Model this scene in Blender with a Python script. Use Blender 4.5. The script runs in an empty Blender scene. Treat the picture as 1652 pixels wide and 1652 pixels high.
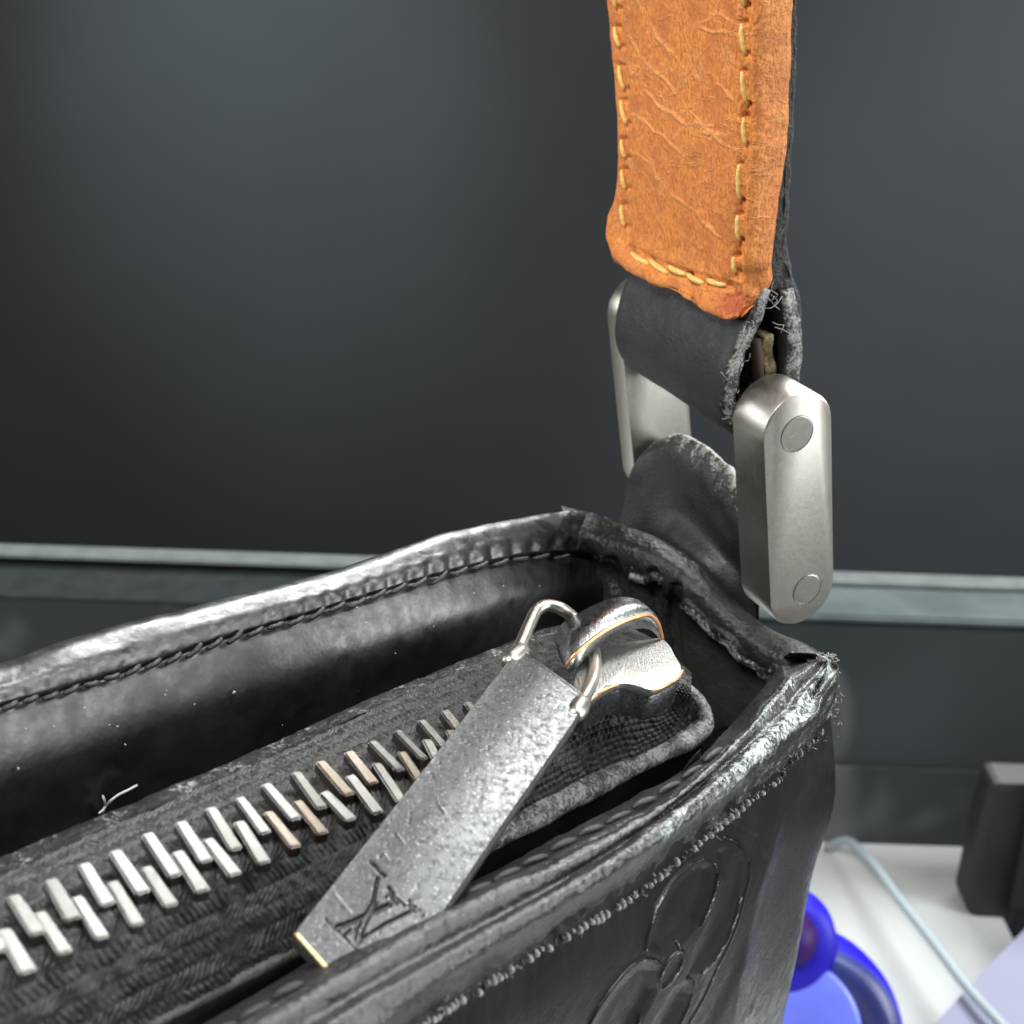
import bpy, bmesh, math, random
import numpy as np
from mathutils import Matrix, Vector
random.seed(4); RNG = np.random.default_rng(4)
sc = bpy.context.scene
COL = sc.collection

# ------------------------------------------------------------------ camera
S = 0.0068                      # metres per working unit
FPX = 2269.0                    # focal length in pixels of a 1652 px picture
PITCH, ROLL = math.radians(22), math.radians(1.9)
CZ = 38*S                       # camera height over the counter
cp, sp = math.cos(PITCH), math.sin(PITCH)
r0, u0, FW = np.array([1., 0, 0]), np.array([0, sp, cp]), np.array([0, cp, -sp])
RT = math.cos(ROLL)*r0 + math.sin(ROLL)*u0
UP = -math.sin(ROLL)*r0 + math.cos(ROLL)*u0
CAM = np.array([0, 0, CZ])
BASIS = np.stack([RT, UP, FW])
cam = bpy.data.cameras.new("camera"); co = bpy.data.objects.new("camera", cam); COL.objects.link(co)
co.matrix_world = Matrix(((RT[0], UP[0], -FW[0], CAM[0]), (RT[1], UP[1], -FW[1], CAM[1]), (RT[2], UP[2], -FW[2], CAM[2]), (0, 0, 0, 1)))
cam.sensor_width = 36; cam.angle = 2*math.atan(826/FPX)
cam.clip_start = 0.005; cam.clip_end = 50
cam.dof.use_dof = True; cam.dof.focus_distance = 17.0*S
APERTURE = 0.098*S              # lens opening in metres
cam.dof.aperture_fstop = (cam.lens*0.001)/APERTURE
sc.camera = co
sc.view_settings.view_transform = 'Standard'; sc.view_settings.look = 'None'
sc.view_settings.exposure = 0.0; sc.view_settings.gamma = 1
sc.cycles.use_denoising = True
sc.cycles.max_bounces = 8

# ------------------------------------------------------------------ world and lamps
w = bpy.data.worlds.new("World"); sc.world = w; w.use_nodes = True
w.node_tree.nodes["Background"].inputs[0].default_value = (0.80, 0.90, 1.0, 1)
w.node_tree.nodes["Background"].inputs[1].default_value = 0.06
BC = np.array([0.004, 0.105, 0.19])     # about the middle of the bag's opening

def area(name, pos, target, size, power, colr=(1, 1, 1), size_y=None):
    l = bpy.data.lights.new(name, 'AREA'); l.energy = power; l.color = colr; l.size = size
    if size_y: l.shape = 'RECTANGLE'; l.size_y = size_y
    o = bpy.data.objects.new(name, l); COL.objects.link(o)
    o.location = pos
    o.rotation_euler = (Vector(target)-Vector(pos)).to_track_quat('-Z', 'Y').to_euler()
    o["kind"] = "helper"
    return o
def spot(name, pos, target, ang, power, colr, blend=1.0, rad=0.05):
    l = bpy.data.lights.new(name, 'SPOT'); l.energy = power; l.color = colr; l.spot_size = math.radians(ang); l.spot_blend = blend
    l.shadow_soft_size = rad
    o = bpy.data.objects.new(name, l); COL.objects.link(o); o.location = pos
    o.rotation_euler = (Vector(target)-Vector(pos)).to_track_quat('-Z', 'Y').to_euler()
    return o
def polar(az, el, d):
    a, e = math.radians(az), math.radians(el)
    return BC+d*np.array([math.cos(e)*math.sin(a), math.cos(e)*math.cos(a), math.sin(e)])
area("ceiling_lamp", polar(24, 43, 1.1), BC, 0.52, 27.0, (0.96, 1.0, 0.99))
area("ceiling_strip", polar(95, 52, 1.0), BC, 0.10, 9.0, (0.92, 0.98, 1.0), 0.9)
area("shop_lamp", polar(-140, 50, 1.1), BC, 0.30, 16.0, (1.0, 0.97, 0.93))
area("left_fill", polar(-78, 12, 1.2), BC, 0.7, 5.0, (0.97, 0.99, 1.0), 0.5)  # added soft lamp at left, brightens the left-facing surfaces
area("right_fill", polar(94, 4, 1.2), BC, 0.9, 13.0, (0.97, 1.0, 1.0), 0.45)  # added soft lamp at right, lifts the back panel and the link

# ------------------------------------------------------------------ helpers: points
def ray(px, py):
    return np.array([(px-826)/FPX, (826-py)/FPX, 1.0])
def P(px, py, d):
    return ray(px, py)*d
def nrm(v):
    v = np.asarray(v, float); return v/np.linalg.norm(v)
D_ = nrm([0.628, 0.169, 0.760])                      # the bag's long axis, away
W_ = np.array([0.745, -0.35, -0.55]); W_ = nrm(W_-W_.dot(D_)*D_)   # across the opening, to the front
N_ = nrm(np.cross(W_, D_)); N_ = N_ if N_[1] > 0 else -N_           # up out of the opening
O_ = P(940, 830, 22.0)
def hit(px, py, n, p0):
    r = ray(px, py); return r*(n.dot(p0)/n.dot(r))
def QT(px, py, h=0.0): return hit(px, py, N_, O_+N_*h)              # on the plane of the opening
def QW(px, py, o=0.0): return hit(px, py, W_, O_+W_*o)              # on the back wall
def QD(px, py, o=0.0): return hit(px, py, D_, O_+D_*o)              # on the end wall
NL = nrm([0.45, -0.42, -0.79])                       # the link's axis, towards us
K0 = P(1291, 820, 20.0)
def QL(px, py, o=0.0): return hit(px, py, NL, K0+NL*o)
UL = np.array([0.10, 0.88, -0.41]); UL = nrm(UL-UL.dot(NL)*NL)
TL = np.cross(UL, NL); TL = TL if TL[2] > 0 else -TL
def toworld(v):
    return CAM + S*(np.asarray(v, float)@BASIS)
def topix(v):
    v = np.asarray(v, float)
    return np.stack([826+FPX*v[..., 0]/v[..., 2], 826-FPX*v[..., 1]/v[..., 2]], -1)

def herm(Pc, t, ts):
    """non-uniform Catmull-Rom through Pc (axis 0) at parameters t"""
    Pc = np.asarray(Pc, float); n = len(t)
    m = np.zeros_like(Pc)
    for i in range(n):
        a, b = max(i-1, 0), min(i+1, n-1)
        m[i] = (Pc[b]-Pc[a])/(t[b]-t[a])
        if 0 < i < n-1:
            d0 = (Pc[i]-Pc[i-1])/(t[i]-t[i-1]); d1 = (Pc[i+1]-Pc[i])/(t[i+1]-t[i])
            h0, h1 = t[i]-t[i-1], t[i+1]-t[i]
            m[i] = (d0*h1+d1*h0)/(h0+h1)
    k = np.clip(np.searchsorted(t, ts, side='right')-1, 0, n-2)
    h = (t[k+1]-t[k]); x = (ts-t[k])/h
    sh = (len(ts),)+(1,)*(Pc.ndim-1)
    x = x.reshape(sh); h = h.reshape(sh)
    return (2*x**3-3*x**2+1)*Pc[k]+(x**3-2*x**2+x)*h*m[k]+(-2*x**3+3*x**2)*Pc[k+1]+(x**3-x**2)*h*m[k+1]
def chord(Pc):
    d = np.linalg.norm(np.diff(np.asarray(Pc, float), axis=0), axis=-1)
    while d.ndim > 1: d = d.mean(-1)
    return np.concatenate([[0], np.cumsum(np.maximum(d, 1e-4))])
def curve(Pc, n):
    t = chord(Pc); return herm(Pc, t, np.linspace(0, t[-1], n))
def cgrid(Pc, nr, nc, rowvals=None):
    """Pc rows x cols x 3 control net -> nr x nc surface; rowvals are interpolated too"""
    Pc = np.asarray(Pc, float)
    tr = chord(Pc); tc = chord(np.swapaxes(Pc, 0, 1))
    rs = np.linspace(0, tr[-1], nr)
    A = herm(Pc, tr, rs)
    B = np.swapaxes(herm(np.swapaxes(A, 0, 1), tc, np.linspace(0, tc[-1], nc)), 0, 1)
    if rowvals is not None:
        return B, np.interp(rs, tr, rowvals)
    return B
def gnormals(V):
    a = np.gradient(V, axis=0); b = np.gradient(V, axis=1)
    n = np.cross(a, b); n /= np.maximum(np.linalg.norm(n, axis=-1, keepdims=True), 1e-9)
    if (n*V).sum() > 0: n = -n
    return n

def _h(ix, iy, iz, seed):
    n = (ix*374761393 + iy*668265263 + iz*2147483647 + seed*1274126177) & 0xFFFFFFFF
    n = ((n ^ (n >> 13))*1274126177) & 0xFFFFFFFF
    n = (n ^ (n >> 16))
    return (n & 0xFFFF)/65535.0
def vnoise(p, seed=0):
    p = np.asarray(p, float); i = np.floor(p).astype(np.int64); f = p-i; f = f*f*(3-2*f)
    r = 0
    for dx in (0, 1):
        for dy in (0, 1):
            for dz in (0, 1):
                wgt = (f[..., 0] if dx else 1-f[..., 0])*(f[..., 1] if dy else 1-f[..., 1])*(f[..., 2] if dz else 1-f[..., 2])
                r = r + wgt*_h(i[..., 0]+dx, i[..., 1]+dy, i[..., 2]+dz, seed)
    return r*2-1
def fbm(p, o=4, seed=0):
    p = np.asarray(p, float); r = 0; a = 1.0
    for k in range(o):
        r = r+a*vnoise(p*2**k+17*k, seed+k); a *= .5
    return r
def segdist(pix, lines):
    """distance in pixels of points to a set of polylines [(pts, width)] as a 0..1 mask"""
    m = np.zeros(pix.shape[:-1])
    for pts, wd in lines:
        pts = np.asarray(pts, float)
        for a, b in zip(pts[:-1], pts[1:]):
            ab = b-a; t = np.clip(((pix-a)@ab)/ab.dot(ab), 0, 1)
            d = np.linalg.norm(pix-(a+t[..., None]*ab), axis=-1)
            m = np.maximum(m, np.clip(1.5-d/wd, 0, 1))
    return m*m*(3-2*m)

# ------------------------------------------------------------------ helpers: objects
def tag(o, label=None, cat=None, group=None, kind=None):
    if label: o["label"] = label
    if cat: o["category"] = cat
    if group: o["group"] = group
    if kind: o["kind"] = kind
    return o
def wloc(o):
    v = Vector((0, 0, 0))
    while o is not None:
        v += Vector(o.location); o = o.parent
    return v
def link(o, parent, center):
    COL.objects.link(o)
    if parent is not None:
        o.parent = parent
        o.location = Vector(center)-wloc(parent)
    else:
        o.location = center
    return o
def mk(name, V, F, mat, parent=None, smooth=True, attrs=None, recalc=False, world=False, center=None):
    """V: N x 3 in working units (or world metres)"""
    Wv = np.asarray(V, float) if world else toworld(V)
    c = Wv.mean(0) if center is None else np.asarray(center)
    me = bpy.data.meshes.new(name)
    me.from_pydata((Wv-c).tolist(), [], F if isinstance(F, list) else F.tolist())
    me.validate()
    if recalc:
        bm = bmesh.new(); bm.from_mesh(me); bmesh.ops.recalc_face_normals(bm, faces=bm.faces); bm.to_mesh(me); bm.free()
    if smooth:
        me.polygons.foreach_set("use_smooth", [True]*len(me.polygons))
    if attrs:
        for k, v in attrs.items():
            a = me.attributes.new(k, 'FLOAT', 'POINT'); a.data.foreach_set("value", np.asarray(v, np.float32).ravel())
    if mat: me.materials.append(mat)
    me.update()
    return link(bpy.data.objects.new(name, me), parent, c)
def gfaces(nr, nc, close_r=False, close_c=False, off=0):
    R = np.arange(nr if close_r else nr-1); C = np.arange(nc if close_c else nc-1)
    r, c = np.meshgrid(R, C, indexing='ij'); r2 = (r+1) % nr; c2 = (c+1) % nc
    return (np.stack([r*nc+c, r*nc+c2, r2*nc+c2, r2*nc+c], -1).reshape(-1, 4)+off)
def sheet(name, V, mat, parent=None, attrs=None, close_r=False, close_c=False, smooth=True, caps=False):
    nr, nc = V.shape[:2]
    F = gfaces(nr, nc, close_r, close_c).tolist()
    if caps:      # V closed in columns: cap the first and last row
        F.append(list(range(nc))[::-1]); F.append([(nr-1)*nc+i for i in range(nc)])
    return mk(name, V.reshape(-1, 3), F, mat, parent, smooth, attrs, recalc=caps)
def tube_geo(pts, rad, seg=8, flat=1.0, fl_dir=None):
    pts = np.asarray(pts, float); n = len(pts)
    rad = np.broadcast_to(np.asarray(rad, float), (n,))
    tg = np.gradient(pts, axis=0); tg /= np.linalg.norm(tg, axis=1, keepdims=True)
    ref = np.asarray(fl_dir, float) if fl_dir is not None else np.array([0.31, 0.77, -0.55])
    V = []
    for i in range(n):
        a = np.cross(tg[i], ref); a /= np.linalg.norm(a); b = np.cross(a, tg[i])
        th = np.arange(seg)/seg*2*math.pi
        V.append(pts[i]+rad[i]*(np.cos(th)[:, None]*a+flat*np.sin(th)[:, None]*b))
    V = np.array(V)
    F = gfaces(n, seg, False, True).tolist()
    F.append(list(range(seg))[::-1]); F.append([(n-1)*seg+i for i in range(seg)])
    return V.reshape(-1, 3), F
def tube(name, pts, rad, mat, parent=None, seg=8, flat=1.0, fl_dir=None, attrs=None):
    V, F = tube_geo(pts, rad, seg, flat, fl_dir)
    return mk(name, V, F, mat, parent, recalc=True, attrs=attrs)
def join_geo(parts):
    V, F, o = [], [], 0
    for v, f in parts:
        V.append(np.asarray(v)); F += [[i+o for i in q] for q in f]; o += len(v)
    return np.concatenate(V), F
def stitch(parent, a, b, rad, mat, lift=None, seg=6, bulge=.35, name="stitch"):
    """one thread stitch from a to b, sunk at both ends"""
    a = np.asarray(a); b = np.asarray(b); L = lift if lift is not None else np.zeros(3)
    t = np.linspace(0, 1, 7)
    pts = a+(b-a)*t[:, None]+np.outer(np.sin(t*math.pi)*bulge*rad*2-rad*.4, nrm(L) if np.any(L) else np.zeros(3))
    r = rad*(0.55+0.45*np.sin(np.clip(t*1.0, 0, 1)*math.pi)**.35)
    return tube(name, pts, r, mat, parent, seg)
def prism(outline, n, t):
    """outline: k x 3 planar polygon -> closed bevelled slab from outline to outline+n*t"""
    o = np.asarray(outline); k = len(o); c = o.mean(0); b = 0.026
    def inset(p, d):
        return p+(c-p)/np.linalg.norm(c-p, axis=1, keepdims=True)*d
    rings = [inset(o, b), inset(o, b*.3)+n*b*.3, o+n*b, o+n*(t-b), inset(o, b*.3)+n*(t-b*.3), inset(o, b)+n*t]
    V = np.concatenate(rings)
    F = gfaces(len(rings), k, False, True).tolist()
    F.append(list(range(k))[::-1]); F.append([(len(rings)-1)*k+i for i in range(k)])
    return V, F

# ------------------------------------------------------------------ materials
class NT:
    def __init__(s, name):
        s.m = bpy.data.materials.new(name); s.m.use_nodes = True
        s.t = s.m.node_tree; s.b = s.t.nodes["Principled BSDF"]
    def n(s, typ, **kw):
        nd = s.t.nodes.new(typ)
        for k, v in kw.items(): setattr(nd, k, v)
        return nd
    def l(s, a, b): s.t.links.new(a, b)
    def coord(s, scale=(1, 1, 1), rot=(0, 0, 0)):
        tc = s.n('ShaderNodeTexCoord'); mp = s.n('ShaderNodeMapping')
        mp.inputs['Scale'].default_value = [v/S for v in scale]; mp.inputs['Rotation'].default_value = rot
        s.l(tc.outputs['Object'], mp.inputs[0]); return mp.outputs[0]
    def noise(s, co, scale, detail=4, rough=.6, dist=0):
        x = s.n('ShaderNodeTexNoise'); s.l(co, x.inputs['Vector'])
        x.inputs['Scale'].default_value = scale; x.inputs['Detail'].default_value = detail; x.inputs['Roughness'].default_value = rough
        x.inputs['Distortion'].default_value = dist
        return x.outputs[0]
    def vor(s, co, scale, feature='F1', rand=1.0):
        x = s.n('ShaderNodeTexVoronoi', feature=feature); s.l(co, x.inputs['Vector']); x.inputs['Scale'].default_value = scale
        x.inputs['Randomness'].default_value = rand
        return x.outputs['Distance']
    def attr(s, name):
        x = s.n('ShaderNodeAttribute', attribute_name=name); return x.outputs['Fac']
    def mth(s, op, a, b=0.0, c=None):
        x = s.n('ShaderNodeMath', operation=op)
        for i, v in enumerate([a, b] if c is None else [a, b, c]):
            if hasattr(v, 'links'): s.l(v, x.inputs[i])
            else: x.inputs[i].default_value = v
        return x.outputs[0]
    def rng(s, v, a, b, c=0.0, d=1.0, smooth=True):
        x = s.n('ShaderNodeMapRange'); x.interpolation_type = 'SMOOTHSTEP' if smooth else 'LINEAR'
        s.l(v, x.inputs[0])
        for i, q in enumerate([a, b, c, d]): x.inputs[i+1].default_value = q
        return x.outputs[0]
    def mix(s, f, a, b):
        x = s.n('ShaderNodeMix', data_type='RGBA')
        if hasattr(f, 'links'): s.l(f, x.inputs[0])
        else: x.inputs[0].default_value = f
        for i, v in ((6, a), (7, b)):
            if hasattr(v, 'links'): s.l(v, x.inputs[i])
            else: x.inputs[i].default_value = (*v, 1)
        return x.outputs[2]
    def bump(s, hgt, strength, dist, prev=None):
        x = s.n('ShaderNodeBump'); x.inputs['Strength'].default_value = strength; x.inputs['Distance'].default_value = dist*S
        s.l(hgt, x.inputs['Height'])
        if prev: s.l(prev, x.inputs['Normal'])
        return x.outputs[0]
    def set(s, **kw):
        for k, v in kw.items():
            i = s.b.inputs[k]
            if hasattr(v, 'links'): s.l(v, i)
            elif isinstance(v, tuple): i.default_value = (*v, 1)
            else: i.default_value = v
        return s
def leather(name, base=(.012, .012, .013), worn=(.34, .35, .33), rough=.42, grain=9.0, bump=.5, spec=.5, dust=.0, sheen_boost=0):
    k = NT(name); co = k.coord()
    fine = k.noise(co, grain*3.2, 5, .65); med = k.noise(co, grain*.6, 4, .6); big = k.noise(co, 1.1, 3, .5)
    cell = k.vor(co, grain*2.2)
    wear_or_glint = k.attr('wear_or_glint')
    m = k.mth('ADD', k.mth('MULTIPLY', fine, .7), k.mth('MULTIPLY', med, .6))
    m = k.mth('ADD', m, k.mth('MULTIPLY', wear_or_glint, .62))
    mask = k.rng(m, .92, 1.12)
    speck = k.rng(k.noise(co, grain*5, 2, .5), .74, .78)
    b2 = k.mix(k.rng(big, .35, .65), base, tuple(v*1.7 for v in base))
    if dust: b2 = k.mix(k.mth('MULTIPLY', speck, dust), b2, (.45, .45, .44))
    c = k.mix(mask, b2, worn)
    hgt = k.mth('ADD', k.mth('MULTIPLY', cell, .6), k.mth('MULTIPLY', fine, .8))
    hgt = k.mth('ADD', hgt, k.mth('MULTIPLY', mask, -.5))
    nm = k.bump(hgt, bump, .05)
    r = k.mth('ADD', k.rng(med, .3, .7, rough-.07, rough+.09), k.mth('MULTIPLY', mask, .22))
    if sheen_boost:
        pz_ = k.attr('sheen_boost'); spec = k.rng(pz_, 0, 1, spec, sheen_boost); r = k.mth('SUBTRACT', r, k.mth('MULTIPLY', pz_, .07))
    k.set(**{'Base Color': c, 'Roughness': r, 'Specular IOR Level': spec, 'Normal': nm})
    return k.m
def metal(name, base, rough, speck=0.0, scratch=.25, warm=None, tarn=.4, rv=1.0, nick=False):
    k = NT(name); co = k.coord(); cs = k.coord((1, 1, 1))
    n1 = k.noise(co, 13, 5, .7); n2 = k.noise(co, 2.2, 4, .6); n3 = k.noise(co, 30, 3, .6)
    st = k.coord((26, 3, 26), (0.3, 0.5, 0.7)); sc_ = k.noise(st, 1.6, 3, .6)
    dark = tuple(v*.45 for v in base)
    c = k.mix(k.mth('MULTIPLY', k.rng(n1, .45, .72), tarn), base, dark)
    if warm: c = k.mix(k.mth('MULTIPLY', k.rng(n2, .52, .68), .5), c, warm)
    r = k.mth('ADD', k.rng(n1, .3, .75, rough-.06*rv, rough+.16*rv), k.mth('MULTIPLY', n3, .05*rv))
    c = k.mix(k.attr('cut'), c, tuple(v*.16 for v in base))
    if speck:
        s1 = k.rng(n3, .60, .68); c = k.mix(k.mth('MULTIPLY', s1, speck), c, (.95, .95, .93))
    hgt = k.mth('ADD', k.mth('MULTIPLY', n3, .5), k.mth('MULTIPLY', sc_, .7))
    if nick:
        v = k.vor(co, 1.5); c = k.mix(k.mth('MULTIPLY', k.rng(v, .03, .07, 1, 0), .8), c, (.86, .85, .82))
        sv = k.noise(k.coord((1.2, 9, 30), (.7, .3, .2)), 1.3, 2, .5); c = k.mix(k.mth('MULTIPLY', k.rng(sv, .70, .73), .6), c, (.80, .79, .76))
    k.set(**{'Base Color': c, 'Metallic': 1.0, 'Roughness': r, 'Normal': k.bump(hgt, scratch, .03)})
    return k.m
def plain(name, base, rough=.5, metallic=0.0, nscale=6.0, var=.25, bump=.2, spec=.5, **kw):
    k = NT(name); co = k.coord(); n1 = k.noise(co, nscale, 4, .6)
    c = k.mix(k.rng(n1, .3, .7), tuple(v*(1-var) for v in base), tuple(min(1, v*(1+var*.6)) for v in base))
    k.set(**{'Base Color': c, 'Roughness': rough, 'Metallic': metallic, 'Specular IOR Level': spec, 'Normal': k.bump(n1, bump, .04)})
    if kw: k.set(**kw)
    return k.m

M_inner = leather("black smooth leather", (.011, .011, .011), rough=.36, grain=7, bump=.055, spec=.75, dust=.2)
M_rim = leather("worn rim leather with painted highlight", (.015, .015, .015), (.50, .55, .51), rough=.29, grain=6, bump=.42, spec=.75)  # worn specks; their pale green also paints the crest's highlight
M_front = leather("black embossed leather", (.009, .009, .0087), (.42, .42, .41), rough=.33, grain=8, bump=.09, spec=.17, sheen_boost=1.0)
M_gus = leather("creased black leather", (.011, .011, .011), (.33, .34, .32), rough=.40, grain=5, bump=.4, spec=.3)
M_loop = leather("black loop leather", (.009, .0095, .0095), (.33, .33, .31), rough=.52, grain=8, bump=.22)
M_edge = leather("rough cut leather edge", (.03, .03, .03), (.30, .31, .29), rough=.7, grain=7, bump=1.0)
M_thread = plain("black waxed thread", (.022, .022, .022), .5, nscale=22, bump=.6)
M_grey = plain("grey frayed thread", (.34, .32, .31), .75, nscale=20, bump=.6)
M_yellow = plain("yellow waxed thread", (.80, .53, .16), .5, nscale=16, var=.2, bump=.5)
M_tape = plain("black zip tape", (.042, .042, .041), .5, nscale=10, var=.6, bump=.5)
M_link = metal("satin nickel", (.50, .475, .43), .36, 0, .05, (.43, .40, .35), .16, rv=.4, nick=True)
M_pull = metal("scratched steel", (.170, .172, .174), .45, .32, .13, None, .8, rv=1.1)
M_slide = metal("worn nickel", (.30, .297, .29), .38, .15, .3, (.55, .40, .28), .35)
M_dark = metal("dark polished steel", (.16, .165, .17), .22, .15, .3, None, .5)
M_copper = metal("bared copper edge", (.86, .42, .20), .32, 0, .2, (.9, .55, .32), .2)
M_tooth = metal("zip tooth metal", (.21, .207, .199), .24, .15, .16, (.46, .39, .28), .6, rv=.5)
M_fray = plain("yellowed felt", (.20, .15, .07), .8, nscale=12, var=.7, bump=1.0)

def tan_leather():
    k = NT("tan leather"); co = k.coord()
    fine = k.noise(co, 16, 5, .65); med = k.noise(co, 3.0, 4, .6)
    grain = k.noise(k.coord((17, 17, 6.5)), 1.6, 4, .7); pore = k.vor(k.coord((9, 9, 4)), 1.3)
    d1 = k.noise(k.coord((.35, .8, 1.5), (0, math.radians(35), 0)), 1.0, 3, .55, .6); d2 = k.noise(k.coord((1.0, 1.6, 2.8), (0, math.radians(40), 0)), 1.5, 3, .6, .8)
    line = k.mth('MULTIPLY', k.rng(k.mth('ABSOLUTE', k.mth('SUBTRACT', d1, .5)), .0, .018, 1, 0), k.rng(fine, .35, .6))
    line2 = k.mth('MULTIPLY', k.rng(k.mth('ABSOLUTE', k.mth('SUBTRACT', d2, .5)), .0, .03, .7, 0), k.rng(fine, .42, .64))
    c = k.mix(k.rng(grain, .40, .66), (.78, .285, .062), (.50, .140, .024))
    c = k.mix(k.rng(pore, .0, .22, .75, 0), c, (.36, .105, .024))
    c = k.mix(k.rng(med, .40, .72), c, (.54, .165, .038))
    c = k.mix(k.mth('MULTIPLY', line, .5), c, (.78, .36, .13))
    c = k.mix(k.mth('MULTIPLY', k.attr('fold'), k.rng(fine, .25, .6, .15, .6)), c, (.84, .40, .14))
    c = k.mix(k.mth('MULTIPLY', line2, .3), c, (.74, .34, .12))
    wear_or_glint = k.attr('wear_or_glint')
    m = k.rng(k.mth('ADD', k.mth('MULTIPLY', fine, .8), k.mth('MULTIPLY', wear_or_glint, .6)), .66, .86)
    c = k.mix(k.mth('MULTIPLY', m, .85), c, (.40, .075, .03))
    hgt = k.mth('ADD', k.mth('MULTIPLY', grain, .7), k.mth('MULTIPLY', fine, .5))
    hgt = k.mth('ADD', hgt, k.mth('MULTIPLY', line, .25)); hgt = k.mth('ADD', hgt, k.mth('MULTIPLY', line2, .15))
    k.set(**{'Base Color': c, 'Roughness': k.rng(fine, .3, .7, .40, .58), 'Specular IOR Level': .45, 'Normal': k.bump(hgt, .75, .05)})
    return k.m
M_tan = tan_leather()

# ================================================================== background
def wdir(px, py): return ray(px, py)@BASIS
def on_z(px, py, z):
    d = wdir(px, py); return CAM+d*((z-CAM[2])/d[2])
def on_y(px, py, y):
    d = wdir(px, py); return CAM+d*((y-CAM[1])/d[1])
def box(name, lo, hi, mat, parent=None, bev=0.0015):
    lo, hi = np.minimum(lo, hi), np.maximum(lo, hi); c = (lo+hi)/2
    bm = bmesh.new(); bmesh.ops.create_cube(bm, size=1)
    for v in bm.verts: v.co = Vector((v.co.x*(hi-lo)[0], v.co.y*(hi-lo)[1], v.co.z*(hi-lo)[2]))
    if bev: bmesh.ops.bevel(bm, geom=bm.edges[:], offset=bev, segments=2, affect='EDGES')
    me = bpy.data.meshes.new(name); bm.to_mesh(me); bm.free(); me.materials.append(mat)
    return link(bpy.data.objects.new(name, me), parent, c)

M_wall = plain("dark slate wall", (.0095, .0103, .0112), .8, nscale=.05, var=.12, bump=0.0)
M_cab = plain("charcoal cabinet", (.030, .030, .031), .7, nscale=.2, var=.1, bump=0.0)
M_white = plain("white laminate", (.40, .407, .403), .8, nscale=.3, var=.03, bump=0.02, spec=.06)
M_rail = plain("frosted glass edge", (.095, .105, .102), .8, nscale=1.0, var=.15, bump=.05, spec=.15)
M_ledge = plain("tinted glass ledge", (.058, .072, .075), .8, nscale=.35, var=.25, bump=.05, spec=.15)

def glass_dark():
    k = NT("dark glass with smudges and painted reflections"); co = k.coord((.09, .09, .09)); n1 = k.noise(co, 1.2, 3, .5, .6); n2 = k.noise(co, .5, 2, .5)
    c = k.mix(k.rng(n2, .35, .7), (.024, .028, .029), (.040, .046, .049))
    c = k.mix(k.mth('MULTIPLY', k.rng(n1, .60, .78), .8), c, (.12, .125, .125))  # smudges, plus soft reflections painted into the colour
    k.set(**{'Base Color': c, 'Roughness': k.rng(n1, .3, .7, .8, .95), 'Specular IOR Level': .08}); return k.m
M_glass = glass_dark()

edge = on_z(1450, 1361, 0.0)
YE = edge[1]
xe = on_z(1562, 1366, 0)[0]
pc_ = [(-.6, -.5), (xe, -.5), (xe, -.3), (xe, -.2), (xe, -.1), (xe, YE), (-.6, YE)]
Vc = np.array([(x, y, 0.) for x, y in pc_]+[(x, y, -.03) for x, y in pc_])
counter = mk("counter", Vc, [list(range(7)), list(range(13, 6, -1))]+[[i, i+7, (i+1) % 7+7, (i+1) % 7] for i in range(7)], M_white, None, False, None, True, True); tag(counter, kind="structure")
dk = box("counter_base", (-1.2, -.5, -.06), (1.2, YE+.06, -.034), M_cab); tag(dk, kind="structure")
# the dark riser behind the counter
zt = on_y(1500, 1006, YE+.002)[2]
yb = on_z(1500, 938, zt)[1]
riser = bpy.data.objects.new("display_riser", None); COL.objects.link(riser); riser.location = (0, YE+.02, -.034)
tag(riser, "dark smoky glass display riser with pale top edge behind the handbag", "display stand")
xs = on_z(1330, 960, zt)[0]
box("glass_block", (-.7, YE+.002, -.033), (.7, yb-.003, zt-.002), M_glass, riser, .0004)
box("dark_top_sheet", (-.7, YE+.0024, zt-.0018), (.7, yb-.0034, zt-.0012), plain("added dark sheet", (.020, .023, .024), .95, nscale=1, var=.2, bump=.1, spec=.05), riser, 0)  # added dark sheet, keeps the lamp-lit top as dark as the front
box("glass_ledge", (xs-.05, YE+.0025, zt-.0010), (.7, yb-.0065, zt+.001), M_ledge, riser)
yr = on_z(1500, 956, zt)[1]
box("edge_rail", (-.7, yr, zt+.0012), (.7, yb+.001, zt+.0022), M_rail, riser, .0006)
zs = on_y(1450, 1240, YE)[2]
box("base_strip", (-.7, YE-.0006, -.033), (.7, YE+.0012, zs), M_glass, riser, .0004)
# far wall
YW = 1.25
wall = box("wall", (-2.5, YW, -1.5), (2.5, YW+.05, 2.2), M_wall); tag(wall, kind="structure")
floor = box("floor", (-2.5, -2, -1.0), (2.5, YW, -.96), M_cab); tag(floor, kind="structure")
spot("wall_spot", (-.35, .55, .75), on_y(420, 140, YW), 32, 78.0, (.74, .93, 1.0), 1.0, .05)  # this spot and the wide one are added for soft pools of light
spot("wall_spot_wide", (.55, .5, .8), on_y(1680, 640, YW), 48, 105.0, (.72, .86, 1.0), 1.0, .05)

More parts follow.
